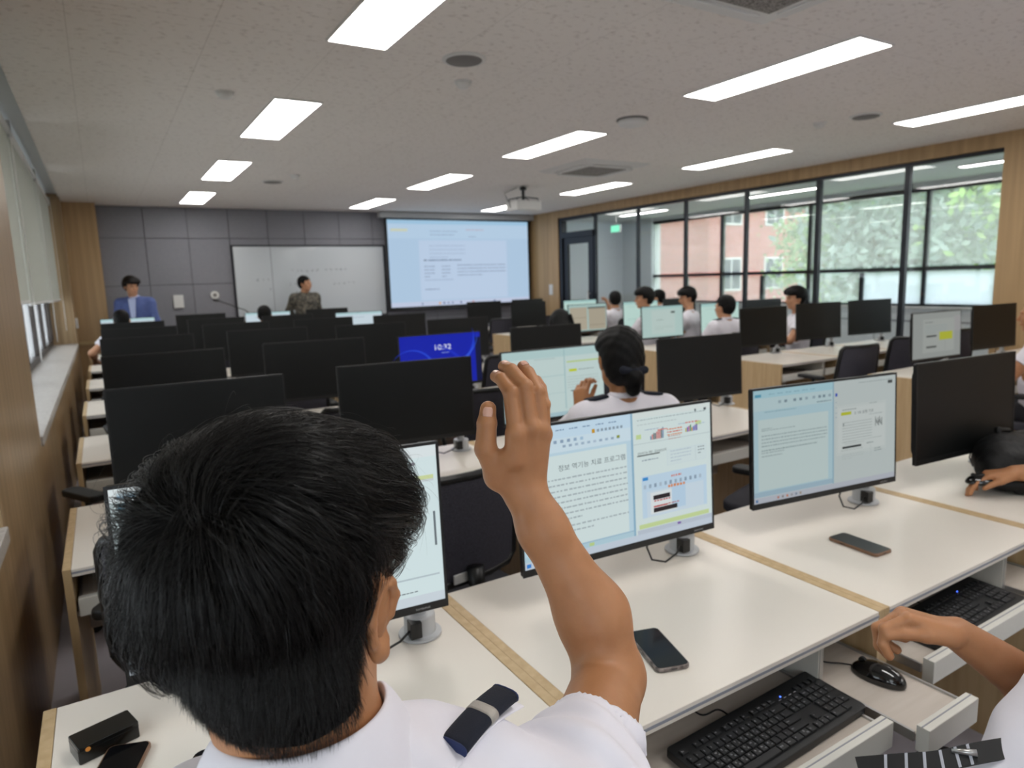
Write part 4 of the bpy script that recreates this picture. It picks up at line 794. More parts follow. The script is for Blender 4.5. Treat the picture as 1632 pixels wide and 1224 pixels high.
PEOPLE = [
 ('girl', 'person in white shirt with a low black bun, hand raised beside the face', (1.80, 2.08), -.22, dict(J=sitJ(wl=(-.12, .2, .98), el=(-.22, .3, .8), wr=(.16, .4, .77), hx=-.01, hz=1.215), hair_style='bun', res=.006, epaulettes=True, sk=skin, head_yaw=.05, head_pitch=.1,
   hand_args={'L': {'F': (.1, .1, 1), 'N': (-.8, -.5, 0), 'S': (.3, -.8, 0), 'curl': (.5, .8, .6)}}), 'chair under the person with the low bun'),
 ('a', 'person in white shirt, far by the glass, dark hair, hand near face', (6.5, 7.72), .1, dict(J=sitJ(wr=(.12, .3, 1.1), er=(.2, .25, .82), hz=1.2), head_yaw=.6), 'chair of the far person near the glass door'),
 ('b', 'person in white shirt with thick black hair, beside the small pale green monitor, facing left', (5.72, 6.22), .5, dict(J=sitJ(hz=1.265), hair_style='puffy', head_yaw=-.5, epaulettes=True, detail=True), 'chair of the tall-haired person left of the small green monitor'),
 ('c', 'person whose small dark head shows between two larger heads by the glass', (7.4, 7.78), 0, dict(J=sitJ(hz=1.19), head_yaw=-.5), 'chair of the person half hidden by the glass partition'),
 ('d', 'person in white shirt with thick fringe right of the small pale green monitor', (6.62, 6.38), .45, dict(J=sitJ(hz=1.24), hair_style='puffy', head_yaw=-.6, head_pitch=.15, detail=True), 'chair of the fringed person behind the green monitor'),
 ('e', 'person in white shirt with short cropped hair, seen from behind in the right block', (5.66, 4.93), -.05, dict(J=sitJ(hz=1.185), head_yaw=-.15, epaulettes=True), 'chair of the crop-haired person in the right block'),
 ('f', 'person with black fringe in profile facing left between two black monitors', (6.77, 4.87), .9, dict(J=sitJ(hz=1.235), hair_style='puffy', head_yaw=-.2, detail=True, epaulettes=True), 'chair of the person in profile between black monitors'),
 ('g', 'person with short black hair before the far left lit monitor', (.2, 9.28), 0, dict(J=sitJ(wl=(-.32, .1, .74), el=(-.34, -.05, .84), hz=1.2), head_yaw=.2), 'chair of the far person beside the left wall'),
 ('h', 'person with short black hair before the far lit monitor near the whiteboard', (1.84, 9.28), 0, dict(J=sitJ(hz=1.175), head_yaw=.3), 'chair of the far person near the whiteboard'),
 ('i', 'person in white shirt at the right edge, next to the grey lit monitor', (5.45, 2.02), .25, dict(J=sitJ(wl=(-.2, .36, .77), hz=1.2), epaulettes=True, res=.008, sk=skin), 'chair at the right edge beside the grey lit monitor'),
]
for n_, lb, (x, y), rz, kw, cl in PEOPLE:
    J = kw.pop('J'); pt, phc, pR = person('person', lb, (x, y, 0), rz, J, **kw)
    if n_ == 'girl':
        Q = lambda x, y, z: phc+pR @ np.array([x, y, z]); bw = [('c', Q(.01, -.125, -.052), Q(-.035, -.115, -.045), .01, .017, .01), ('c', Q(.01, -.125, -.052), Q(.055, -.115, -.05), .01, .017, .01), ('e', Q(.01, -.128, -.052), (.012, .01, .012), None, .01)]
        lo, hi = bounds(bw, .01); sdf_obj('hair_bow', field(bw), lo, hi, .004, navy, pt)
    seat_for(x, y-.02, rz, 'black mesh office '+cl)
st = dict(pelvis=(0, 0, .93), neck=(0, .01, 1.45), head=(.01, .05, 1.61), shL=(-.19, .0, 1.385), shR=(.19, .0, 1.385), elL=(-.25, .02, 1.12), elR=(.25, .02, 1.12), wrL=(-.06, .24, 1.08), wrR=(.06, .24, 1.08), knL=(-.1, .02, .5), knR=(.1, .02, .5), anL=(-.1, 0, .09), anR=(.1, 0, .09))
t, hc, R = person('person', 'person in blue blazer and light shirt standing at the front left, hands together', (.42, 10.9, 0), PI-.35, st, head_yaw=-.75, head_pitch=.12, hair=hair_br, hair_style='puffy', top=blazer, sleeve='long', detail=True, res=.008,
   hand_args={'L': {'F': (1, .5, .1), 'N': (0, .3, 1), 'curl': (.5, .6, .5)}, 'R': {'F': (-1, .5, .1), 'N': (0, .3, 1), 'curl': (.5, .6, .5)}}, bottom=trouser)
v = MB(); v.add([(-.045, .125, 1.44), (.045, .125, 1.44), (.03, .137, 1.2), (0, .14, 1.08), (-.03, .137, 1.2)], [(4, 3, 2, 1, 0)]); v.add([(x, y-.02, z) for x, y, z in v.V[:5]], [(0, 1, 2, 3, 4)]); v.F += [(k, (k+1) % 5, 5+(k+1) % 5, 5+k) for k in range(5)]; v.build('shirt_front', shirt_l, t)
st2 = dict(st); st2.update(wrL=(-.1, -.2, 1.0), wrR=(.1, -.2, 1.0), elL=(-.25, -.1, 1.14), elR=(.25, -.1, 1.14), head=(.0, .045, 1.575), neck=(0, .01, 1.42), shL=(-.18, 0, 1.36), shR=(.18, 0, 1.36))
person('person', 'person in camouflage uniform standing before the whiteboard, arms behind the back', (2.86, 11.2, 0), PI+.1, st2, head_yaw=-.7, hair_style='short', top=camo, sleeve='long', bottom=camo, detail=True, res=.008)
# ------------------------------------------------------------------ the student in front, right hand raised
hero = thing('person', 'person in white shirt seen from behind, black hair, right hand raised high', 'person', (.1, .46, 0))
HO = np.array([.1, .46, 0])
W_ = lambda x, y, z: np.array([x, y, z])-HO
Jh = {k: W_(*v) for k, v in {'wrist': (.4511, .7167, 1.2679), 'elbow': (.5115, .6268, 1.0388), 'bulge': (.5070, .6560, 1.112), 'shoulder': (.350, .486, 1.034),
 'iM': (.4267, .7032, 1.3596), 'iP': (.4297, .7173, 1.4085), 'iD': (.4284, .7375, 1.4239), 'iT': (.4304, .7554, 1.4251), 'mM': (.4471, .7012, 1.3643), 'mP': (.4475, .7126, 1.4151), 'mD': (.4426, .7355, 1.4341), 'mT': (.4428, .7548, 1.4372),
 'rM': (.4634, .7046, 1.3590), 'rP': (.4664, .7113, 1.4059), 'rD': (.4651, .7305, 1.4292), 'rT': (.4671, .7470, 1.4356), 'pM': (.4733, .7111, 1.3497), 'pP': (.4763, .7139, 1.3879), 'pD': (.4829, .7288, 1.4076), 'pT': (.4879, .7450, 1.4153),
 'tC': (.4140, .7273, 1.3010), 'tM': (.3961, .7272, 1.3387), 'tI': (.4009, .7302, 1.3707), 'tT': (.4056, .7340, 1.3881)}.items()}
hc = W_(.106, .560, 1.298); HY = .68; RH = rotz(-HY) @ rotx(-.10); HP = lambda x, y, z: hc+RH @ np.array([x, y, z])
nk = W_(.110, .545, 1.168); shR = Jh['shoulder']; shL = W_(-.09, .55, 1.075); pv = W_(.1, .42, .53)
arm = [('c', shR, Jh['elbow'], .052, .043, .03), ('c', Jh['elbow'], Jh['bulge'], .041, .043, .02), ('c', Jh['bulge'], Jh['wrist']+(Jh['elbow']-Jh['wrist'])*.18, .043, .0305, .03), ('c', Jh['wrist']+(Jh['elbow']-Jh['wrist'])*.18, Jh['wrist'], .0305, .028, .02)]
pal = []
for k, r0, r1 in (('i', .0145, .0115), ('m', .0145, .0115), ('r', .014, .011), ('p', .0135, .0105)):
    K = Jh[k+'M']; a = Jh['wrist']+(K-Jh['wrist'])*.1+(K-Jh['mM'])*.35; pal.append(('c', a, K, r0, r1, .008))
pal += [('c', Jh['iM']+np.array([-.003, .002, -.035]), Jh['iM']+np.array([-.0015, 0, 0]), .0125, .0112, .006), ('c', Jh['wrist']*.8+Jh['tC']*.2, Jh['tC'], .02, .0165, .016), ('c', Jh['tC'], Jh['tM'], .0165, .0135, .012), ('c', Jh['tC'], Jh['iM']*.62+Jh['tM']*.38-np.array([0, 0, .024]), .014, .009, .01)]
fng = []
for k, s in (('i', 1), ('m', 1.03), ('r', .98), ('p', .88)):
    a, b, c_, d = (Jh[k+q] for q in 'MPDT'); fng += [('c', a, b, .0108*s, .0099*s, .0028), ('c', b, c_, .0098*s, .0086*s, .002), ('c', c_, d, .0086*s, .0076*s, .0015)]
    fng.append(('e', b+np.array([0, -.0024, .001]), (.0092*s, .0085*s, .0085*s), None, .003)); fng.append(('e', a+np.array([0, -.0035, .0]), (.0095*s, .0095*s, .0095*s), None, .008))
fng += [('c', Jh['tM'], Jh['tI'], .0138, .0124, .004), ('c', Jh['tI'], Jh['tT'], .0118, .0104, .003), ('e', Jh['tI'], (.0124, .0116, .011), None, .003)]
upn = nrm(nk-pv)
torso = []
for q, s_ in ((-1, shL), (1, shR)):
    torso += [('c', pv+[q*.08, 0, 0], pv+[q*.09, .02, .3], .1, .1, .04), ('c', pv+[q*.09, .02, .3], nk+[q*.08, 0, -.16], .1, .105, .05)]
torso += [('c', nk+[-.04, 0, -.05], shL, .05, .056, .05), ('c', nk+[.04, 0, -.05], shR, .05, .054, .05)]
Lel = W_(-.2, .62, .86); Lwr = W_(-.02, .82, .79); armL = [('c', shL, Lel, .05, .043, .03), ('c', Lel, Lel*.65+Lwr*.35, .042, .042, .02), ('c', Lel*.65+Lwr*.35, Lwr, .042, .027, .02)]+hand_prims(Lwr, (.6, .8, -.1), (0, 0, 1), (.8, -.5, 0), curl=(.3, .4, .3))
neckp = [('c', nk+[0, .0, -.02], hc+RH @ np.array([0, -.022, -.055]), .062, .058, .03), ('c', nk+[.05, -.01, -.045], hc+RH @ np.array([.045, -.03, -.04]), .03, .022, .03)]
bodyP = [('e', HP(s_*.054, .063, -.025), (.022, .022, .036), RH, .02) for s_ in (-1, 1)]+neckp+[('c', nk+[0, 0, -.03], nk+[0, 0, -.12], .06, .07, .03)]+[('c', nk+[-.04, 0, -.06], shL, .045, .05, .04), ('c', nk+[.04, 0, -.06], shR, .045, .05, .04)]+head_prims(hc, RH)+armL+arm+pal+fng
lo, hi = bounds(bodyP, .015); sdf_obj('body', field(bodyP), lo, hi, .0026, skin, hero)
# right ear in more detail: rim and lobe
Re = RH @ rotz(-.3) @ rotx(-.15); ec = HP(.087, -.006, -.02); ep = lambda x, y, z: ec+Re @ np.array([x, y, z])
rim = [ep(0, .012, .002), ep(.003, .013, .018), ep(.005, .004, .029), ep(.006, -.009, .029), ep(.005, -.018, .017), ep(.004, -.018, 0), ep(.002, -.012, -.016), ep(0, -.002, -.026), ep(-.001, .006, -.028), ep(-.002, .009, -.018)]
er = [('c', a, b, .0042, .0042, .003) for a, b in zip(rim, rim[1:])]+[('e', ep(0, .001, -.026), (.0055, .0085, .0095), Re, .006), ('e', ep(-.004, -.003, .003), (.005, .014, .026), Re, .008), ('e', ep(-.012, .006, -.004), (.009, .009, .018), Re, .008)]
lo, hi = bounds(er, .01); sdf_obj('ear', field(er), lo, hi, .0016, skin, hero)
# fingernails
for a, b, wdt in (('tI', 'tT', .0068), ('iD', 'iT', .0056), ('mD', 'mT', .006), ('rD', 'rT', .0056)):
    A, B = Jh[a], Jh[b]; dF = nrm(B-A); toc = nrm(-(B+HO)+np.array([0, 0, CH])) if a == 'tI' else np.array([-.1, -.35, .93]); nn = nrm(toc-dF*np.dot(toc, dF)); ss = np.cross(dF, nn); rad_ = .0106 if a == 'tI' else .0078
    c_ = A+(B-A)*.72; V = []; F = []; nu, nv = 8, 8; L = .0062 if a == 'tI' else .005
    for j in range(nv+1):
        for i in range(nu+1):
            u, v = i/nu*2-1, j/nv*2-1; wd = wdt*math.sqrt(max(.02, 1-.35*v*v-.3*(v > 0)*v**4)); th = u*wd/rad_; V.append(tuple(c_+dF*v*L+ss*math.sin(th)*rad_+nn*(math.cos(th)*rad_+.0006)))
    for j in range(nv):
        for i in range(nu): F.append((j*9+i, j*9+i+1, j*9+i+10, j*9+i+9))
    o = mkobj('fingernail', V, F, nail_m, hero, smooth=True); sm = o.modifiers.new('thick', 'SOLIDIFY'); sm.thickness = .0008; sm.offset = 0
# hair tie worn as a band on the wrist
bc = (W_(.4475, .7164, 1.2224)+W_(.4923, .6934, 1.2437))/2; ax = nrm(Jh['wrist']-Jh['elbow']); u1 = nrm(np.cross(ax, [0, 1, 0])); u2 = np.cross(ax, u1); tp = []
for k in range(41):
    a = 2*PI*k/40; d = u1*math.cos(a)+u2*math.sin(a); r_ = .0305; c0 = Jh['wrist']+(Jh['elbow']-Jh['wrist'])*.155+ax*.006*math.sin(a+.6); tp.append(c0+d*r_)
tb_ = MB().tube([tuple(p+HO) for p in tp], .0021, 8, cap=False); bnd = tb_.build('wrist_band', rubber, None, smooth=True); tag(bnd, 'thin black elastic band around the raised wrist', 'wristband')
# shirt
slv = shR+(Jh['elbow']-shR)*.42; sdir = nrm(Jh['elbow']-shR)
gar = torso+[('c', nk+[-.02, -.01, -.055], nk+[.02, -.01, -.055], .066, .066, .04), ('c', shR, slv, .053, .052, .04), ('c', shR+[-.06, -.02, -.05], shR+[-.035, -.02, -.12], .062, .055, .05), ('c', shL, shL+(Lel-shL)*.5, .056, .062, .04)]
gf = field(gar, .009); sl2 = shL+(Lel-shL)*.5; sd2 = nrm(Lel-shL)
def shirtf(p):
    d = gf(p); x, y, z = p[:, 0], p[:, 1], p[:, 2]
    q = p-A3(slv); al = q @ A3(sdir); r2 = np.sqrt(np.maximum((q*q).sum(1)-al*al, 0))
    # folds running from the shoulder into the sleeve and down the back
    fold = np.sin(al*70+x*60+y*25)*np.exp(-(al+.05)**2/.004)*.0042+.0046*np.sin(x*55-z*26+2)*np.sin(z*20+y*30)+.0024*np.sin(x*95+z*60+y*40)
    d = d+fold
    d = smax(d, (p-A3(nk+upn*.005)) @ A3(nrm(upn+np.array([0, .25, 0]))), .008); d = np.where((r2 < .12) & (al > -.02), np.maximum(d, al), d)
    q = p-A3(sl2); al = q @ A3(sd2); r2 = np.sqrt(np.maximum((q*q).sum(1)-al*al, 0)); d = np.where((r2 < .12) & (al > -.02), np.maximum(d, al), d)
    inner = -(field(arm)(p)-.0035); d = np.where((np.sqrt(((p-A3(slv))**2).sum(1)) < .075), np.maximum(d, inner), d)   # sleeve opening is hollow
    return np.maximum(d, .52-z)
lo, hi = bounds(gar, .03); sdf_obj('shirt', shirtf, lo, hi, .0042, shirt_m, hero)
hem = []
hr = u1*0
a1 = nrm(np.cross(sdir, [0, 0, 1])); a2 = np.cross(sdir, a1)
for off in (-.022, -.0235):
    pts = [];
    for k in range(49):
        a = 2*PI*k/48; d = a1*math.cos(a)+a2*math.sin(a); lo_, hi_ = .03, .12
        for _ in range(18):
            m_ = (lo_+hi_)/2; pnt = (slv+sdir*off+d*m_)[None].astype(np.float32)
            if shirtf(pnt)[0] < 0 or m_ < .05: lo_ = m_
            else: hi_ = m_
        pts.append(tuple(slv+sdir*off+d*(lo_+.0002)))
    hem.append(pts)
MB().tube(hem[0], .0009, 6, cap=False).build('sleeve_hem_seam', mat('seam_thread', 'cfccd6', .8), hero, smooth=True)
# collar: standing band folded over, open wedge at the right front
V = []; F = []; n = 44
for i in range(n+1):
    a = PI*(1.5)-2.5+5.0*i/n                       # runs round the back of the neck
    ca, sa = math.cos(a), math.sin(a); b = nk+np.array([0, -.006, 0])
    lift = .012*(1-abs(i/n*2-1)**2)
    fr_ = max(0, sa)
    V += [tuple(b+[ca*.066, sa*.063, .022+lift-.03*fr_]), tuple(b+[ca*.070, sa*.067, .027+lift-.03*fr_]), tuple(b+[ca*.083, sa*.08, .008+lift-.035*fr_]), tuple(b+[ca*.102, sa*.096, -.03-.03*fr_]), tuple(b+[ca*.098, sa*.092, -.034-.03*fr_]), tuple(b+[ca*.066, sa*.063, -.02-.03*fr_])]
for i in range(n):
    for j in range(6): F.append((i*6+j, i*6+(j+1) % 6, (i+1)*6+(j+1) % 6, (i+1)*6+j))
F.append((0, 1, 2, 3, 4, 5)[::-1]); F.append(tuple(n*6+j for j in range(6)))
o = mkobj('collar', V, F, shirt_m, hero, smooth=True); sb = o.modifiers.new('smooth', 'SUBSURF'); sb.levels = sb.render_levels = 2
# shoulder strap with the navy slide and its silver stripe
ei, eo = W_(.2264, .4973, 1.140), W_(.3027, .5337, 1.144); ed = nrm(eo-ei); en = nrm(np.array([-.25, -.15, .93])-ed*np.dot(ed, [-.25, -.15, .93])); es_ = np.cross(en, ed)
def strap(name, a, b, wd, th, m, parent, lift=0, n=14, cup=.0):
    V = []; F = []; c_ = 16
    for i in range(n+1):
        t_ = i/n; c0 = a+(b-a)*t_+en*(lift+cup*math.sin(PI*t_))
        for k in range(c_):
            an = 2*PI*k/c_; V.append(tuple(c0+es_*math.copysign(abs(math.cos(an))**.6, math.cos(an))*wd/2+en*math.copysign(abs(math.sin(an))**.8, math.sin(an))*th/2))
    for i in range(n):
        for k in range(c_): F.append((i*c_+k, i*c_+(k+1) % c_, (i+1)*c_+(k+1) % c_, (i+1)*c_+k))
    F.append(tuple(range(c_))[::-1]); F.append(tuple(n*c_+k for k in range(c_))); return mkobj(name, V, F, m, parent, smooth=True)
strap('shoulder_strap', ei-ed*.03-en*.012, eo+ed*.012-en*.018, .028, .004, shirt_m, hero, cup=.012)
ep_ = strap('epaulette', ei, eo, .030, .013, navy, hero, cup=.004)
strap('epaulette_stripe', ei+(eo-ei)*.47, ei+(eo-ei)*.6, .0312, .0142, sil_thread, ep_, n=4, lift=.004)
for q in (ei, eo): strap('epaulette_edging', q-ed*.0008, q+ed*.0008, .0308, .0138, navy_ed, ep_, n=2)
# trousers, shoes and chair of the student
lg = [('c', pv+[-.06, 0, 0], pv+[.06, 0, 0], .11, .11, .03)]
for s_ in (-1, 1): lg += [('c', pv+[s_*.09, 0, 0], pv+[s_*.11, .42, -.04], .088, .064, .04), ('c', pv+[s_*.11, .42, -.04], pv+[s_*.11, .44, -.43], .062, .05, .03)]
lo, hi = bounds(lg, .02); sdf_obj('trousers', field(lg), lo, hi, .012, trouser, hero)
for s_ in (-1, 1):
    z = A3(pv+[s_*.11, .44, -.49]); sp = [('c', z+A3([0, -.05, .005]), z+A3([0, .14, .005]), .042, .036, .02)]; fz = field(sp); lo, hi = bounds(sp, .02); sdf_obj('shoe', lambda p, fz=fz: np.maximum(fz(p), -(p[:, 2]-.004)), lo, hi, .01, shoe_m, hero)
seat_for(.1, .42, 0, 'black mesh office chair under the person raising a hand')
# ---- hair: a dark inner volume and thousands of strands combed over it from the crown
hpr = [('e', HP(0, -.012, .060), (.097, .112, .090), RH, .02), ('e', HP(-.008, -.050, .016), (.094, .068, .076), RH, .03), ('e', HP(.045, .045, .06), (.062, .060, .066), RH, .03), ('e', HP(-.045, .045, .06), (.066, .062, .068), RH, .03), ('e', HP(-.056, -.02, .006), (.053, .07, .06), RH, .03), ('e', HP(-.052, -.03, .058), (.058, .07, .062), RH, .03)]
und = [('e', HP(0, -.022, .01), (.0815, .094, .088), RH, .02), ('c', HP(.018, -.045, -.035), HP(.032, -.034, -.08), .050, .046, .03), ('e', HP(.014, -.04, -.035), (.058, .058, .066), RH, .02)]
mopf, undf = field(hpr), field(und)
def loc_(p): return (p-A3(hc)) @ A3(RH)
def hemz(q):                                      # lower edge of the long top hair, in head axes
    x, y = q[:, 0], q[:, 1]
    return np.where(y < -.02, -.032+.02*np.cos(x*30)-.014*(x < -.02), np.where(x > 0, -.024+(y+.02)*.3, -.015))
def capshell(p):
    q = loc_(p); d = mopf(p)+.010; d = smax(d, hemz(q)+.008-q[:, 2], .012); face = np.minimum(q[:, 1]-.05, .035-q[:, 2]); d = smax(d, face, .012)
    u = undf(p)+.002; u = smax(u, -(q[:, 2]+.090-.3*np.maximum(0, np.abs(q[:, 0]-.02)-.03)), .006); u = smax(u, np.minimum(q[:, 1]+.028-.0*q[:, 2], .02-q[:, 2]), .006); u = smax(u, np.minimum(q[:, 0]-.06, np.minimum(-.04-q[:, 2], q[:, 1]+.03)), .006)
    return smin(d, u, .01)
lo, hi = bounds(hpr+und, .01); hb = sdf_obj('hair', capshell, lo, hi, .004, mat('hair_underlayer', '080707', .9, spec=.1), hero)
def grad(f, p, e=.002):
    I = np.eye(3, dtype=np.float32)*e; return np.stack([f(p+I[a])-f(p-I[a]) for a in range(3)], 1)/(2*e)
def strands(P, rad, name, m, parent):
    """P: (strands, steps, 3) centre lines -> three-sided tapering tubes in one mesh"""
    n, k = P.shape[:2]; T = np.gradient(P, axis=1); T /= np.maximum(np.linalg.norm(T, axis=2, keepdims=True), 1e-9)
    ref = nrg.normal(size=(n, 1, 3)); A = np.cross(T, ref); A /= np.maximum(np.linalg.norm(A, axis=2, keepdims=True), 1e-9); B = np.cross(T, A)
    tp_ = np.linspace(1, 0, k)[None, :, None]**.5*.85+.15; r_ = rad[:, None, None]*tp_; V = np.stack([P+(A*math.cos(a)+B*math.sin(a))*r_ for a in (0, 2*PI/3, 4*PI/3)], 2).reshape(-1, 3)
    b = (np.arange(n)[:, None, None]*k+np.arange(k-1)[None, :, None])*3; j = np.arange(3)[None, None, :]; j2 = (j+1) % 3
    F = np.stack([b+j, b+j2, b+3+j2, b+3+j], 3).reshape(-1, 4); return mkobj(name, V, F, m, parent, smooth=True)
whorl = nrm([-.008, -.085, .077])
N = 15000
d = nrg.normal(size=(N*3, 3)); d /= np.linalg.norm(d, axis=1)[:, None]
q = d*[.085, .1, .09]+[0, -.012, .05]; keep = (q[:, 2] > np.where(q[:, 1] < 0, -.015, .03)); q = q[keep][:N]; N = len(q)
p = (A3(hc)+q @ RH.T).astype(np.float32); clump = nrg.integers(0, 420, N); cph = nrg.normal(size=(420, 3)); cl_i = np.argmin(((q[:, None, :]-q[None, :420, :])**2).sum(2), axis=1) if N < 1 else None
seeds = q[:420]; cid = np.concatenate([np.argmin(((q[i:i+1500, None, :]-seeds[None])**2).sum(2), axis=1) for i in range(0, N, 1500)])
cw = nrg.normal(size=(420, 3))*.3; wj_ = nrg.normal(size=(420, 3))*.11; clen = nrg.uniform(.8, 1.15, 420); clift = nrg.normal(size=420)*.0022
K = 13; L = nrg.uniform(.06, .105, N)*clen[cid]; tgt = nrg.uniform(-.010, .003, N)+clift[cid]; PP = [p.copy()]; prev = None; dead = np.zeros(N, bool)
for s_ in range(K-1):
    q = loc_(p); dv = q/np.linalg.norm(q, axis=1)[:, None]; wr = dv-(whorl+wj_[cid]); wd = np.linalg.norm(wr, axis=1)[:, None]; rad_ = wr/np.maximum(wd, 1e-3); sw = np.cross(dv, rad_)
    v = rad_*1.0-sw*(.55*np.exp(-wd/.7))+np.array([0, 0, -1])*(.25+.75*np.clip((.06-q[:, 2:3])/.08, 0, 1.3))+np.array([.12, .35, 0])*np.clip(q[:, 2:3]/.1, 0, 1)+cw[cid]*.6+nrg.normal(size=(N, 3))*.05
    v = v @ RH.T; g_ = grad(mopf, p); g_ /= np.maximum(np.linalg.norm(g_, axis=1)[:, None], 1e-6); v -= g_*(v*g_).sum(1)[:, None]; v /= np.linalg.norm(v, axis=1)[:, None]
    free = (q[:, 2] < hemz(q)+.02)[:, None]; vf = (np.array([0, 0, -1]) @ RH.T)*.75+(prev if prev is not None else v)*.5-g_*.12; vf /= np.linalg.norm(vf, axis=1)[:, None]; v = np.where(free, vf, v)
    if prev is not None: v = v*.6+prev*.4; v /= np.linalg.norm(v, axis=1)[:, None]
    st_ = (L/(K-1))[:, None]*np.where(q[:, 2:3] < hemz(q)[:, None]-.004, .15, 1)
    pn = p+v*st_; dd = mopf(pn.astype(np.float32)); fr = min(1, (s_+1)/2); corr = (dd-(tgt*fr-.007*(1-fr)))[:, None]; corr = np.where(free, np.maximum(corr, 0), corr)*.6; pn = pn-g_*corr; prev = v; p = pn.astype(np.float32); PP.append(p.copy())
mop = np.stack(PP, 1); strands(mop, nrg.uniform(.00016, .00030, N), 'hair_strands', hair_m, hb)
# clipped hair on the nape and sides
N2 = 15000; d = nrg.normal(size=(N2*3, 3)); d /= np.linalg.norm(d, axis=1)[:, None]; q = d*[.08, .09, .1]+[0, -.03, -.02]
p = (A3(hc)+q @ RH.T).astype(np.float32)
for _ in range(5): g_ = grad(undf, p); p = (p-g_*(undf(p)+.003)[:, None]).astype(np.float32)
q = loc_(p); keep = (q[:, 2] < .0) & (q[:, 2] > -.096+.3*np.maximum(0, np.abs(q[:, 0]-.02)-.03)+nrg.normal(size=len(q))*.002) & ((q[:, 1] < -.03) | ((q[:, 2] > -.02) & (q[:, 1] < .0))) & ~((q[:, 0] > .06) & (q[:, 2] < -.04) & (q[:, 1] > -.025))
p = p[keep]; q = q[keep]; n = len(p); g_ = grad(undf, p); g_ /= np.linalg.norm(g_, axis=1)[:, None]; dn = np.array([0, 0, -1]) @ RH.T; dn = dn-g_*(g_*dn).sum(1)[:, None]; v = dn*.9+g_*.42+nrg.normal(size=(n, 3))*.16; v /= np.linalg.norm(v, axis=1)[:, None]
L = np.clip(.008+(q[:, 2]+.093)*.16, .006, .026)*nrg.uniform(.7, 1.25, n); tt = np.linspace(0, 1, 5)[None, :, None]
P5 = p[:, None, :]+v[:, None, :]*L[:, None, None]*tt+(dn*.22-g_*.1)[:, None, :]*(L[:, None, None]*tt*tt); strands(P5, nrg.uniform(.00012, .0002, n), 'nape_hair', hair_m, hb)
# stray hairs standing off the top
N3 = 260; i0 = nrg.integers(0, N, N3*6); b0 = mop[i0, 4]; ql = loc_(b0.astype(np.float32)); i0 = i0[(ql[:, 2] > .02)][:N3]; N3 = len(i0); b0 = mop[i0, 4]; v0 = mop[i0, 6]-mop[i0, 4]; v0 /= np.linalg.norm(v0, axis=1)[:, None]; g_ = grad(mopf, b0.astype(np.float32)); g_ /= np.linalg.norm(g_, axis=1)[:, None]
L = nrg.uniform(.015, .05, N3); tt = np.linspace(0, 1, 12)[None, :, None]; sd = np.cross(v0, g_); c1 = nrg.normal(size=(N3, 1, 1)); c2 = nrg.uniform(.25, .9, (N3, 1, 1))
P6 = b0[:, None]+L[:, None, None]*(v0[:, None]*tt*1.0+g_[:, None]*(c2*tt*(1.25-tt))+sd[:, None]*c1*.5*tt*tt); strands(P6, np.full(N3, .00009), 'stray_hair', hair_m, hb)
# ------------------------------------------------------------------ the neighbour at the right, reaching across with the right hand
def wj(L, d): return {k: tuple(np.array(v)-np.array(L)) for k, v in d.items()}
L0 = (1.25, .22, 0)
nb_, _, _ = person('person', 'person at the lower right edge, white shirt, striped tie, arm reaching left over the trays', L0, 0, wj(L0, dict(pelvis=(1.24, .22, .53), neck=(1.18, .305, 1.06), head=(1.21, .315, 1.23), shL=(1.06, .16, 1.0), shR=(1.40, .40, .99), elL=(1.0, .12, .79), elR=(1.345, .41, .79), wrL=(1.17, .3, .70), wrR=(1.158, .515, .945),
   knL=(1.0, .62, .48), knR=(1.40, .62, .48), anL=(.98, .66, .1), anR=(1.42, .66, .1))), head_yaw=-.9, head_pitch=.2, sk=skin, res=.0045, folds=[((1.17, .33, .80), (1.09, .36, .83), .085, .06), ((1.18, .3, .95), (1.12, .35, .88), .08, .06), ((1.09, .36, .80), (1.02, .385, .80), .05, .035)], detail=True, epaulettes=True,
   hand_args={'R': {'F': (-.62, .62, .28), 'N': (.25, .1, 1), 'S': (-.6, -.7, 0), 'curl': (.75, 1.0, .6), 'thumb': (.25, .1)}, 'L': {'F': (.4, .8, -.2)}})
seat_for(1.25, .18, .7, 'black mesh office chair under the person at the lower right edge')
def ribbon(name, pts, wd, th, nv, m, parent, widths=None):
    V = []; F = []
    for i, p in enumerate(pts):
        p = np.array(p); d = nrm(np.array(pts[min(i+1, len(pts)-1)])-np.array(pts[max(i-1, 0)])); n_ = nrm(np.array(nv)-d*np.dot(nv, d)); s_ = np.cross(d, n_); w_ = (widths[i] if widths else wd)/2
        V += [tuple(p+s_*w_), tuple(p+s_*w_+n_*th), tuple(p-s_*w_+n_*th), tuple(p-s_*w_)]
    for i in range(len(pts)-1):
        for k in range(4): F.append((i*4+k, i*4+(k+1) % 4, i*4+4+(k+1) % 4, i*4+4+k))
    F += [(3, 2, 1, 0), tuple(len(pts)*4-4+k for k in range(4))]; return mkobj(name, V, F, m, parent, smooth=False)
def catm(P, n):
    P = [np.array(p, float) for p in P]; P = [P[0]*2-P[1]]+P+[P[-1]*2-P[-2]]; out = []
    for i in range(1, len(P)-2):
        for k in range(n):
            t = k/n; out.append(.5*((2*P[i])+(-P[i-1]+P[i+1])*t+(2*P[i-1]-5*P[i]+4*P[i+1]-P[i+2])*t*t+(-P[i-1]+3*P[i]-3*P[i+1]+P[i+2])*t**3))
    out.append(P[-2]); return out
tpn = [np.array(p)-np.array(L0) for p in catm([(1.035, .385, .868), (1.015, .40, .862), (.995, .415, .855), (.965, .44, .842), (.935, .475, .828), (.90, .52, .808)], 8)]
tie = ribbon('necktie', tpn, .027, .004, (-.5, -.3, .8), rubber, nb_)
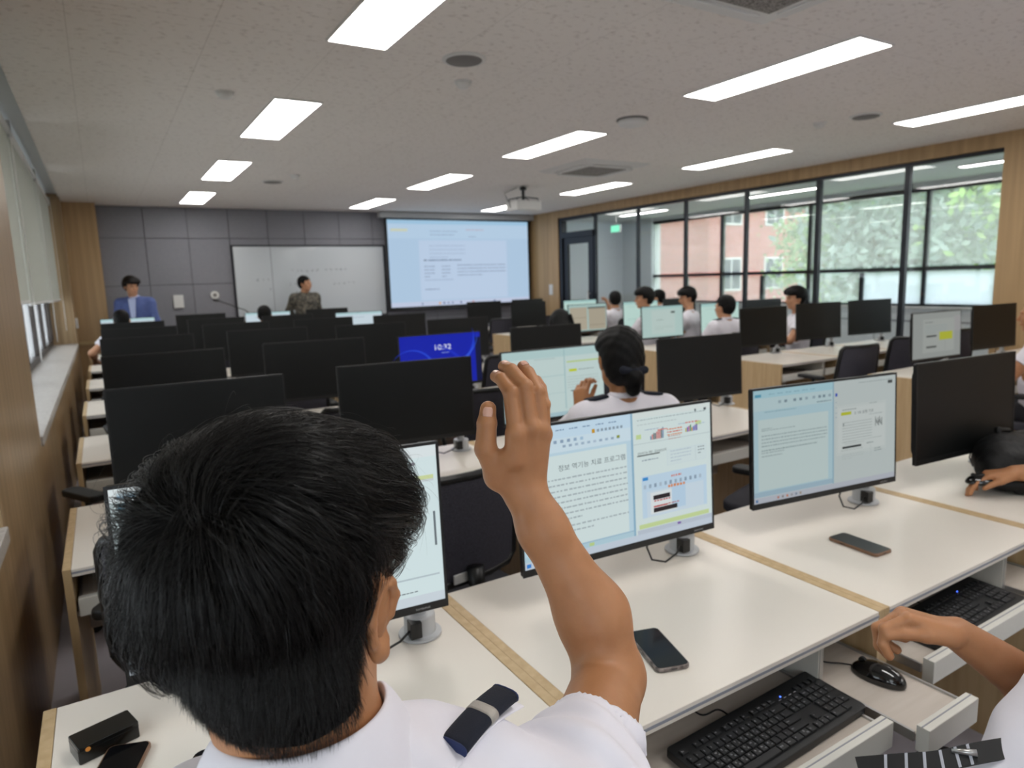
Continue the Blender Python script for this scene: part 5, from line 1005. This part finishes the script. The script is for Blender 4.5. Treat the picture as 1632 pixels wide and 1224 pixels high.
for k in range(14, len(tpn)-3, 4):
    a, b = tpn[k], tpn[k+1]; c0 = a+(b-a)*.2; d = nrm(b-a); n_ = nrm(np.array([-.5, -.3, .8])-d*np.dot([-.5, -.3, .8], d)); s_ = np.cross(d, n_); up_ = n_*.0046
    V = [c0+s_*.013+up_, c0+s_*.013+d*.004+up_, c0-s_*.013+d*.011+up_, c0-s_*.013+d*.007+up_]; V += [v-n_*.0006 for v in V]
    mkobj('tie_stripe', [tuple(v) for v in V], [(0, 1, 2, 3), (7, 6, 5, 4), (0, 4, 5, 1), (1, 5, 6, 2), (2, 6, 7, 3), (3, 7, 4, 0)], tie_st, tie)
c0 = tpn[17]; MB().tube([tuple(c0+np.array([.006, -.012, .010])), tuple(c0+np.array([-.010, .014, .004]))], [.005, .003], 10).build('tie_clip', alum, tie, smooth=True)
# the person at the far right of the same row, hand on a mouse
L1 = (2.95, .42, 0)
person('person', 'person at the right edge whose hand rests on a black mouse, nearest row', L1, 0, wj(L1, dict(pelvis=(2.98, .42, .53), neck=(2.95, .48, 1.05), head=(2.95, .52, 1.23), shL=(2.84, .33, .99), shR=(3.04, .62, .99), elL=(2.78, .5, .80), elR=(2.90, .84, .835), wrL=(2.75, .72, .76), wrR=(2.672, 1.045, .825),
   knL=(2.78, .9, .49), knR=(2.95, .9, .49), anL=(2.78, .9, .1), anR=(2.95, .9, .1))), head_yaw=-.5, sk=skin, res=.006, hand_args={'R': {'F': (-.65, .68, -.12), 'N': (0, .1, 1), 'S': (-.6, -.7, 0), 'curl': (.45, .4, .3), 'thumb': (.45, .3)}})
seat_for(2.97, .4, .5, 'black mesh office chair at the right end of the nearest row')
def sdf_thing(name, label, cat, prims, loc, m, h=.006, zc=None, parts=(), group=None):
    t = thing(name, label, cat, loc, 0, group)
    for nm, pr, mm, zc_ in [(parts[0][0] if parts else 'body', prims, m, zc)]+[(p[0], p[1], p[2], None) for p in parts[1:]]:
        f = field(pr); lo, hi = bounds(pr, .01); sdf_obj(nm, (lambda p, f=f: smax(f(p)+.0022*np.sin(p[:, 0]*60+p[:, 1]*40)*np.sin(p[:, 2]*70+p[:, 1]*30), (-p[:, 2]+.0005), .004)) if zc_ is not None else f, lo, hi, h, mm, t)
    return t
bagm = mat('black_nylon', '060708', .55, spec=.3, bump=((60, 60, 60), .5, .006))
sdf_thing('backpack', 'black rumpled backpack lying on the desk at the right edge', 'backpack', [('e', (.12, .07, .085), (.27, .12, .088), None, .04), ('e', (.25, .02, .07), (.2, .13, .085), None, .04), ('e', (-.06, .03, .04), (.14, .1, .04), None, .03), ('c', (-.1, -.06, .018), (.12, -.13, .02), .02, .024, .02), ('e', (.0, .1, .1), (.1, .07, .08), None, .04)],
   (2.83, 1.06, DH+.001), bagm, zc=0, parts=[('bag_body',), ('strap', [('c', (-.14, -.02, .02), (-.05, -.1, .016), .014, .014, .01), ('c', (-.05, -.1, .016), (.1, -.16, .016), .014, .016, .01), ('c', (.1, -.16, .016), (.2, -.17, .02), .016, .014, .01)], bagm), ('buckle', [('b', (-.0, -.135, .016), (.025, .018, .012), rotz(-.3), .004, 0)], blk), ('haul_loop', [('c', (-.0, .1, .15), (.02, .12, .19), .01, .01, .01), ('c', (.02, .12, .19), (.08, .11, .18), .01, .01, .01)], bagm)])
sdf_thing('backpack', 'black backpack standing on the aisle-side desk end left of the beige-window monitor', 'backpack', [('e', (0, 0, .2), (.17, .12, .21), None, .04), ('e', (.0, -.09, .13), (.13, .06, .12), None, .03)], (5.13, 7.24, DH+.001), bagm, h=.012, zc=0, parts=[('bag_body',), ('strap', [('c', (-.14, -.05, .3), (-.17, -.1, .12), .018, .018, .01), ('c', (.1, -.09, .32), (.16, -.14, .05), .018, .018, .01)], bagm)])
# ------------------------------------------------------------------ mice, keyboards, phones and small things
def mouse(x, y, z, rz, label, cable=True):
    t = thing('computer_mouse', label, 'mouse', (x, y, z), rz, 'computer mice'); pr = [('e', (0, -.008, .006), (.031, .052, .031), None, .02), ('e', (0, .02, .004), (.027, .04, .022), None, .02)]; f = field(pr); lo, hi = bounds(pr, .006)
    sdf_obj('shell', lambda p: smax(f(p), -p[:, 2], .002), lo, hi, .0025, blk_gloss, t); MB().tube([(-.0035, .036, .0285), (.0035, .036, .0285)], .0085, 16).build('scroll_wheel', rubber, t, smooth=False)
    if cable: MB().tube([tuple(p) for p in catm([(0, .057, .006), (-.01, .08, .004), (-.035, .12, .003), (-.03, .2, .003)], 6)], .0018, 6).build('cable', blk, t, smooth=True)
    return t
mouse(1.432, .792, .6205, .12, 'glossy black mouse on the pulled-out tray right of the keyboard'); mouse(2.60, 1.105, DH+.045, .8, 'black mouse under the hand at the right edge', cable=False)
LEG = [("Esc F1 F2 F3 F4 F5 F6 F7 F8 F9 F10 F11 F12 Prt Scr Pau").split(), None]
KR = [ # rows: (y in units, [(x, w, legend)])
 (5.35, [(0, 1, 'Esc')]+[(2+i, 1, 'F%d' % (i+1)) for i in range(4)]+[(6.5+i, 1, 'F%d' % (i+5)) for i in range(4)]+[(11+i, 1, 'F%d' % (i+9)) for i in range(4)]),
 (4.15, [(i, 1, c) for i, c in enumerate('~ 1 2 3 4 5 6 7 8 9 0 - ='.split())]+[(13, 2, 'Back'), (15.25, 1, 'Ins'), (16.25, 1, 'Hm'), (17.25, 1, 'PU'), (18.5, 1, 'Num'), (19.5, 1, '/'), (20.5, 1, '*'), (21.5, 1, '-')]),
 (3.15, [(0, 1.5, 'Tab')]+[(1.5+i, 1, c) for i, c in enumerate('Qㅂ Wㅈ Eㄷ Rㄱ Tㅅ Yㅛ Uㅕ Iㅑ Oㅐ Pㅔ [ ]'.split())]+[(13.5, 1.5, '\\'), (15.25, 1, 'Del'), (16.25, 1, 'End'), (17.25, 1, 'PD'), (18.5, 1, '7'), (19.5, 1, '8'), (20.5, 1, '9'), (21.5, 1, '+')]),
 (2.15, [(0, 1.75, 'Caps')]+[(1.75+i, 1, c) for i, c in enumerate('Aㅁ Sㄴ Dㅇ Fㄹ Gㅎ Hㅗ Jㅓ Kㅏ Lㅣ ; \''.split())]+[(12.75, 2.25, 'Enter'), (18.5, 1, '4'), (19.5, 1, '5'), (20.5, 1, '6')]),
 (1.15, [(0, 2.25, 'Shift')]+[(2.25+i, 1, c) for i, c in enumerate('Zㅋ Xㅌ Cㅊ Vㅍ Bㅠ Nㅜ Mㅡ , . /'.split())]+[(12.25, 2.75, 'Shift'), (16.25, 1, '^'), (18.5, 1, '1'), (19.5, 1, '2'), (20.5, 1, '3'), (21.5, 1, 'Ent')]),
 (.15, [(0, 1.25, 'Ctrl'), (1.25, 1.25, 'Win'), (2.5, 1.25, 'Alt'), (3.75, 5.25, ''), (9, 1.25, '한/영'), (10.25, 1.25, 'Win'), (11.5, 1.25, '≡'), (12.75, 1.25, '한자'), (14.0, 1, 'Ct'), (15.25, 1, '<'), (16.25, 1, 'v'), (17.25, 1, '>'), (18.5, 2, '0'), (20.5, 1, '.')])]
U = .0188
keyM = {}
def key_mesh(wu, hu=1):
    if (wu, hu) in keyM: return keyM[(wu, hu)]
    w_, d_ = wu*U-.0022, (U*.95 if hu == 1 else U*.78)-.0022; a = .0012; V = []
    for z, q in ((0, 0), (.0032, .0003), (.0042, a)): V += [(sx*(w_/2-q), sy*(d_/2-q), z) for sx, sy in ((-1, -1), (1, -1), (1, 1), (-1, 1))]
    F = [(j*4+k, j*4+(k+1) % 4, j*4+4+(k+1) % 4, j*4+4+k) for j in (0, 1) for k in range(4)]+[(8, 9, 10, 11)]; me = bpy.data.meshes.new('key'); me.from_pydata(V, [], F); me.materials.append(key_m); keyM[(wu, hu)] = me; return me
def keyboard(x, y, z, rz, label):
    t = thing('keyboard', label, 'keyboard', (x, y, z), rz, 'computer keyboards'); W2, D2 = .2235, .0725; tilt = Matrix.Rotation(.06, 4, 'X')
    cs = MB().prism(rrect(2*W2, 2*D2, .009), 'z', .0, .0175).build('case', kb_m, t, bevel=.002); cs.matrix_local = Matrix.Translation((0, 0, .0045)) @ tilt; zt = .0178
    def P(u, v, dz=0): return Matrix.Translation((0, 0, .0045)) @ tilt @ Matrix.Translation((-W2+.0105+u*U, -D2+.010+v*U*.97, zt+dz))
    ks = [(y_, x_, w_, l_) for y_, row in KR for x_, w_, l_ in row]; leg = MB(); extra = MB()
    for i, (y_, x_, w_, l_) in enumerate(ks):
        M_ = P(x_+w_/2, y_+.5); me = key_mesh(w_, 1 if y_ < 5 else 2)
        if i < 99: k = bpy.data.objects.new('key', me); COL.objects.link(k); k.parent = t; k.matrix_local = M_
        else: extra.add([M_ @ v.co for v in me.vertices], [tuple(p.vertices) for p in me.polygons])
        if l_:
            parts = [(l_, 0, 0)] if len(l_) != 2 or l_[0].isdigit() or ord(l_[1]) < 0x3000 else [(l_[0], -.0035, .002), (l_[1], .0015, -.0042)]
            for s_, dx, dy in parts:
                V, F, x0, x1 = text_polys(s_); sc = .0058 if len(s_) == 1 else .0042
                ox = -w_*U/2+.004 if len(parts) == 1 else dx; leg.add([M_ @ Vector((ox+(a-x0)*sc, dy-.0012+b*sc, .00435)) for a, b in V], F)
    if extra.V: k = extra.build('key', key_m, t); k['kind'] = 'stuff'
    leg.build('key_legends', leg_m, t)
    led = MB().box(-.0012, -.0012, 0, .0012, .0012, .0012).build('indicator_light', led_em, t); led.matrix_local = P(16.3, 5.9)
    for i in range(4): m_ = MB().box(-.004, -.0005, 0, .004, .0005, .0004).build('indicator_mark', leg_m, t); m_.matrix_local = P(15.8+i*.9, 5.55)
    for i in range(4): k = bpy.data.objects.new('media_key', key_mesh(.72, 2)); COL.objects.link(k); k.parent = t; k.matrix_local = P(19+i, 5.8)
    MB().tube([tuple(p) for p in catm([(-.03, D2-.002, .012), (-.035, D2+.03, .014), (-.07, D2+.05, .006), (-.05, D2+.14, .004)], 6)], .0019, 6).build('cable', blk, t, smooth=True)
    return t
keyboard(1.066, .80, .6205, .03, 'black keyboard on the pulled-out tray in the foreground')
keyboard(1.875, .835, .6205, .03, 'black keyboard on the second tray, partly behind the reaching hand')
keyboard(.178, 1.07, DH+.0005, .03, 'black keyboard on the desk top in front of the hand-raising person')
def phone(x, y, rz, label, body, face, w_=.076, l_=.158, th=.0095, z=DH+.0005):
    t = thing('smartphone', label, 'phone', (x, y, z), rz, 'phones lying on the desks'); MB().prism(rrect(w_, l_, .012, 6), 'z', 0, th).build('case', body, t, bevel=.0025, seg=3); MB().prism(rrect(w_-.006, l_-.006, .010, 6), 'z', th-.0005, th+.0006).build('screen_glass', face, t, bevel=.0004)
    box('side_button', blk, -w_/2-.0007, .02, .004, -w_/2+.001, .036, .006, t); box('charging_port', blk, -.006, -l_/2-.0006, .004, .006, -l_/2+.001, .0065, t); return t
clearc = mat('clear_phone_case', '8a7f7a', .2, noise=((60, 60, 60), '4a423f', .4, .6))
phone(.955, 1.008, -.30, 'black smartphone in a marbled case beside the raised arm', clearc, phone_g)
phone(1.838, 1.094, -.06, 'smartphone with dark green-grey face and brown case, right desk', case_br, phone_g2)
phone(-.062, 1.232, -.35, 'black smartphone at the bottom left corner, beside a black box', case_br, phone_g, .072, .15)
t = thing('case_box', 'small glossy black oblong box on the desk at lower left', 'box', (-.076, 1.338, DH+.0005), .30); MB().prism(rrect(.098, .056, .003, 2), 'z', 0, .031).build('box_body', box_m, t, bevel=.0015); MB().prism(rrect(.0985, .0565, .003, 2), 'z', .0225, .0232).build('lid_seam', blk, t)
mm = MB().tube([(-.034, -.0284, .024), (-.034, -.0278, .024)], .0042, 14); mm.build('orange_dot', mat('orange_dot', 'd08a3a', .5), t)
t = thing('wristwatch', 'black watch with perforated strap lying on the desk, lower left', 'watch', (.07, 1.178, DH+.001), .35)
sp = catm([(-.075, 0, .002), (-.04, 0, .004), (-.01, 0, .007), (.03, 0, .006), (.075, 0, .002)], 6); o = ribbon('strap', sp, .019, .002, (0, 0, 1), rubber, t)
for k in range(8): MB().lathe([(.0012, 0), (.0012, .0004)], 8, (-.068+k*.006, 0, .0042+.0003*k)).build('strap_hole', leg_m, o)
MB().lathe([(.019, 0), (.02, .004), (.018, .009)], 28, (.0, 0, .008)).build('watch_case', blk_gloss, t, smooth=True)
